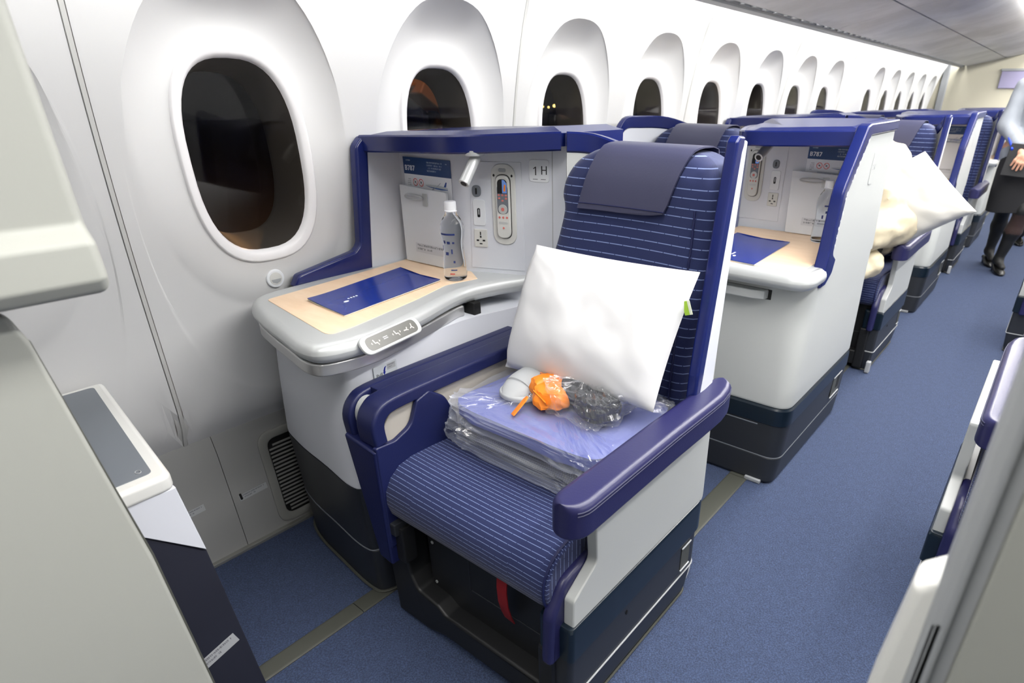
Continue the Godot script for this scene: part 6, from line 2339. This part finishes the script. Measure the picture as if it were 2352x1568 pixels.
func second_walker() -> void:
	var o := thing("person", "person in black trousers walking behind the flight attendant", "person", Vector3(-0.12, 0, -6.95))
	var cols := [lin(Color(0.80, 0.60, 0.50)), lin(Color(0.62, 0.30, 0.28)), lin(Color(0.12, 0.08, 0.07)), lin(Color(0.03, 0.03, 0.035))]
	var m := MB.new()
	flesh(m, [
		[Vector3(-0.20, 0.90, -7.0), Vector3(-0.04, 0.90, -7.0), 0.12, 0.12, 3],
		[Vector3(-0.12, 0.95, -7.0), Vector3(-0.12, 1.30, -7.0), 0.12, 0.14, 3],
		[Vector3(-0.28, 1.36, -7.0), Vector3(0.04, 1.36, -7.0), 0.065, 0.065, 3],
		[Vector3(-0.12, 1.40, -7.0), Vector3(-0.12, 1.50, -6.99), 0.055, 0.055, 0],
		[Vector3(-0.19, 0.86, -7.0), Vector3(-0.185, 0.48, -6.94), 0.095, 0.065, 3],
		[Vector3(-0.185, 0.48, -6.94), Vector3(-0.175, 0.09, -6.98), 0.062, 0.045, 3],
		[Vector3(-0.05, 0.86, -7.0), Vector3(-0.05, 0.48, -7.06), 0.095, 0.065, 3],
		[Vector3(-0.05, 0.48, -7.06), Vector3(-0.05, 0.12, -7.22), 0.062, 0.045, 3],
		[Vector3(-0.29, 1.35, -7.0), Vector3(-0.33, 1.06, -7.02), 0.055, 0.045, 3],
		[Vector3(-0.33, 1.06, -7.02), Vector3(-0.31, 0.84, -6.93), 0.044, 0.032, 3],
		[Vector3(0.05, 1.35, -7.0), Vector3(0.09, 1.06, -7.02), 0.055, 0.045, 3],
		[Vector3(0.09, 1.06, -7.02), Vector3(0.07, 0.84, -6.93), 0.044, 0.032, 3]], 0.018, 0.03, cols)
	for s in [-1.0, 1.0]:
		var w := Vector3(-0.12 + s * 0.19, 0.83, -6.925)
		hand(m, w, w + Vector3(0, -0.04, 0.01), [w + Vector3(-0.024, -0.115, 0.03), w + Vector3(-0.008, -0.128, 0.03), w + Vector3(0.008, -0.125, 0.03), w + Vector3(0.024, -0.115, 0.03)], [w + Vector3(-s * 0.03, -0.05, 0.03), w + Vector3(-s * 0.035, -0.08, 0.035)], cols, 0)
	var hc := Vector3(-0.12, 1.61, -6.97)
	face(m, hc, Basis.IDENTITY, cols)
	part(o, "body", m, M.skin, 75)
	part(o, "hair", hair_cap(hc, Basis.IDENTITY), M.hair, 70)
	shoe(o, Vector3(-0.172, 0, -6.94), 0.2)
	shoe(o, Vector3(-0.05, 0.02, -7.20), 0.0)


func build_people() -> void:
	MK = 0.035
	MZ = 0.05
	attendant()
	MK = 0.0
	MZ = 0.0
	passenger()
	second_walker()


# ---------------------------------------------------------------- the apron at night, beyond the windows

func lamp(at: Vector3, r: float, m: Material, label: String) -> void:
	var o := thing("airport_lamp", label, "lamp", Vector3(at.x, -4.6, at.z), "small lights on the dark apron outside the windows")
	part(o, "lamp_glow", lathe([Vector2(0.001, -r), Vector2(r * 0.7, -r * 0.7), Vector2(r, 0), Vector2(r * 0.7, r * 0.7), Vector2(0.001, r)], 12).xf(Transform3D(Basis.IDENTITY, at)), m, 60)
	part(o, "lamp_mast", tube([at - Vector3(0, r, 0), Vector3(at.x, -4.6, at.z)], 0.04, 6), M.night_metal)


func build_outside() -> void:
	M.night_metal = mat(Color(0.10, 0.10, 0.10), 0.7)
	M.asphalt = mat(Color(0.20, 0.17, 0.14), 0.9)
	M.bridge = mat(Color(0.42, 0.30, 0.20), 0.8)
	var red := glow_mat(Color(1.0, 0.10, 0.04), 9.0)
	var amber := glow_mat(Color(1.0, 0.45, 0.22), 2.5)
	var green := glow_mat(Color(0.05, 0.9, 0.12), 3.0)
	var white := glow_mat(Color(1.0, 0.88, 0.50), 2.6)
	var blue := glow_mat(Color(0.06, 0.10, 0.9), 1.0)
	var ap := struct("apron_ground", Vector3(-60, -4.6, -50), "dark apron far below the windows")
	part(ap, "asphalt", rbox(Vector3(-160, -5.2, -180), Vector3(-6, -4.6, 40), 0.05, 1), M.asphalt)
	# lit boarding bridge arm with a red beacon, outside the second window
	var g := thing("boarding_bridge", "brown lit bridge arm with red beacon outside the second window", "bridge", Vector3(-24, -4.6, -20.8))
	part(g, "upper_rail", tube([Vector3(-24, 1.30, -17.3), Vector3(-24, 1.715, -20.9)], 0.10, 8), M.bridge)
	part(g, "bridge_box", rbox(Vector3(-1.45, -0.42, -0.6), Vector3(1.25, 0.42, 0.6), 0.05, 1).xf(frame(Vector3(-24.0, 0.80, -20.78), Vector3(0, -1.231, -1.934), Vector3.UP)), M.bridge)
	part(g, "bridge_leg", rbox(Vector3(-24.3, -4.6, -20.9), Vector3(-23.7, 0.5, -20.4), 0.03, 1), M.night_metal)
	part(g, "beacon", lathe([Vector2(0.01, -0.16), Vector2(0.13, -0.12), Vector2(0.16, 0), Vector2(0.11, 0.13), Vector2(0.01, 0.16)], 14).xf(Transform3D(Basis.IDENTITY, Vector3(-24.0, 1.72, -21.05))), red, 60)
	var fl := OmniLight3D.new()
	fl.name = "added_apron_light"  # unseen lamp added to make the ground outside show brown
	fl.position = Vector3(-18, 9.8, -15.8)
	fl.light_color = Color(1.0, 0.72, 0.42)
	fl.light_energy = 90.0
	fl.light_size = 0.5
	fl.omni_range = 120.0
	fl.omni_attenuation = 2.0
	fl.shadow_enabled = true
	add_child(fl)
	lamp(Vector3(-30.0, 0.82, -27.41), 0.12, amber, "amber lamp outside the second window, below the red beacon")
	lamp(Vector3(-30.0, -3.05, -9.9), 0.10, amber, "orange lamp low outside the large near window")
	lamp(Vector3(-60.0, 2.30, -76.53), 0.26, green, "green lamp outside the third window")
	for q in [[-60.0, 0.77, -70.8, 0.2], [-78.0, 0.74, -97.37, 0.26], [-54.0, 0.42, -69.16, 0.18], [-60.0, -0.1, -73.35, 0.2], [-69.0, -0.3, -85.48, 0.23], [-48.0, 0.15, -60.02, 0.16], [-63.0, -0.12, -79.83, 0.21]]:
		lamp(Vector3(q[0], q[1], q[2]), q[3], white, "pale yellow lamp outside the third window")
	for q in [[-72.0, -0.47, -85.04, 0.16], [-54.0, -0.12, -64.88, 0.12]]:
		lamp(Vector3(q[0], q[1], q[2]), q[3], white, "faint yellow lamp outside the third window, dimmer than the row beside it")
	lamp(Vector3(-60.0, -0.85, -75.53), 0.16, blue, "blue lamp outside the third window")
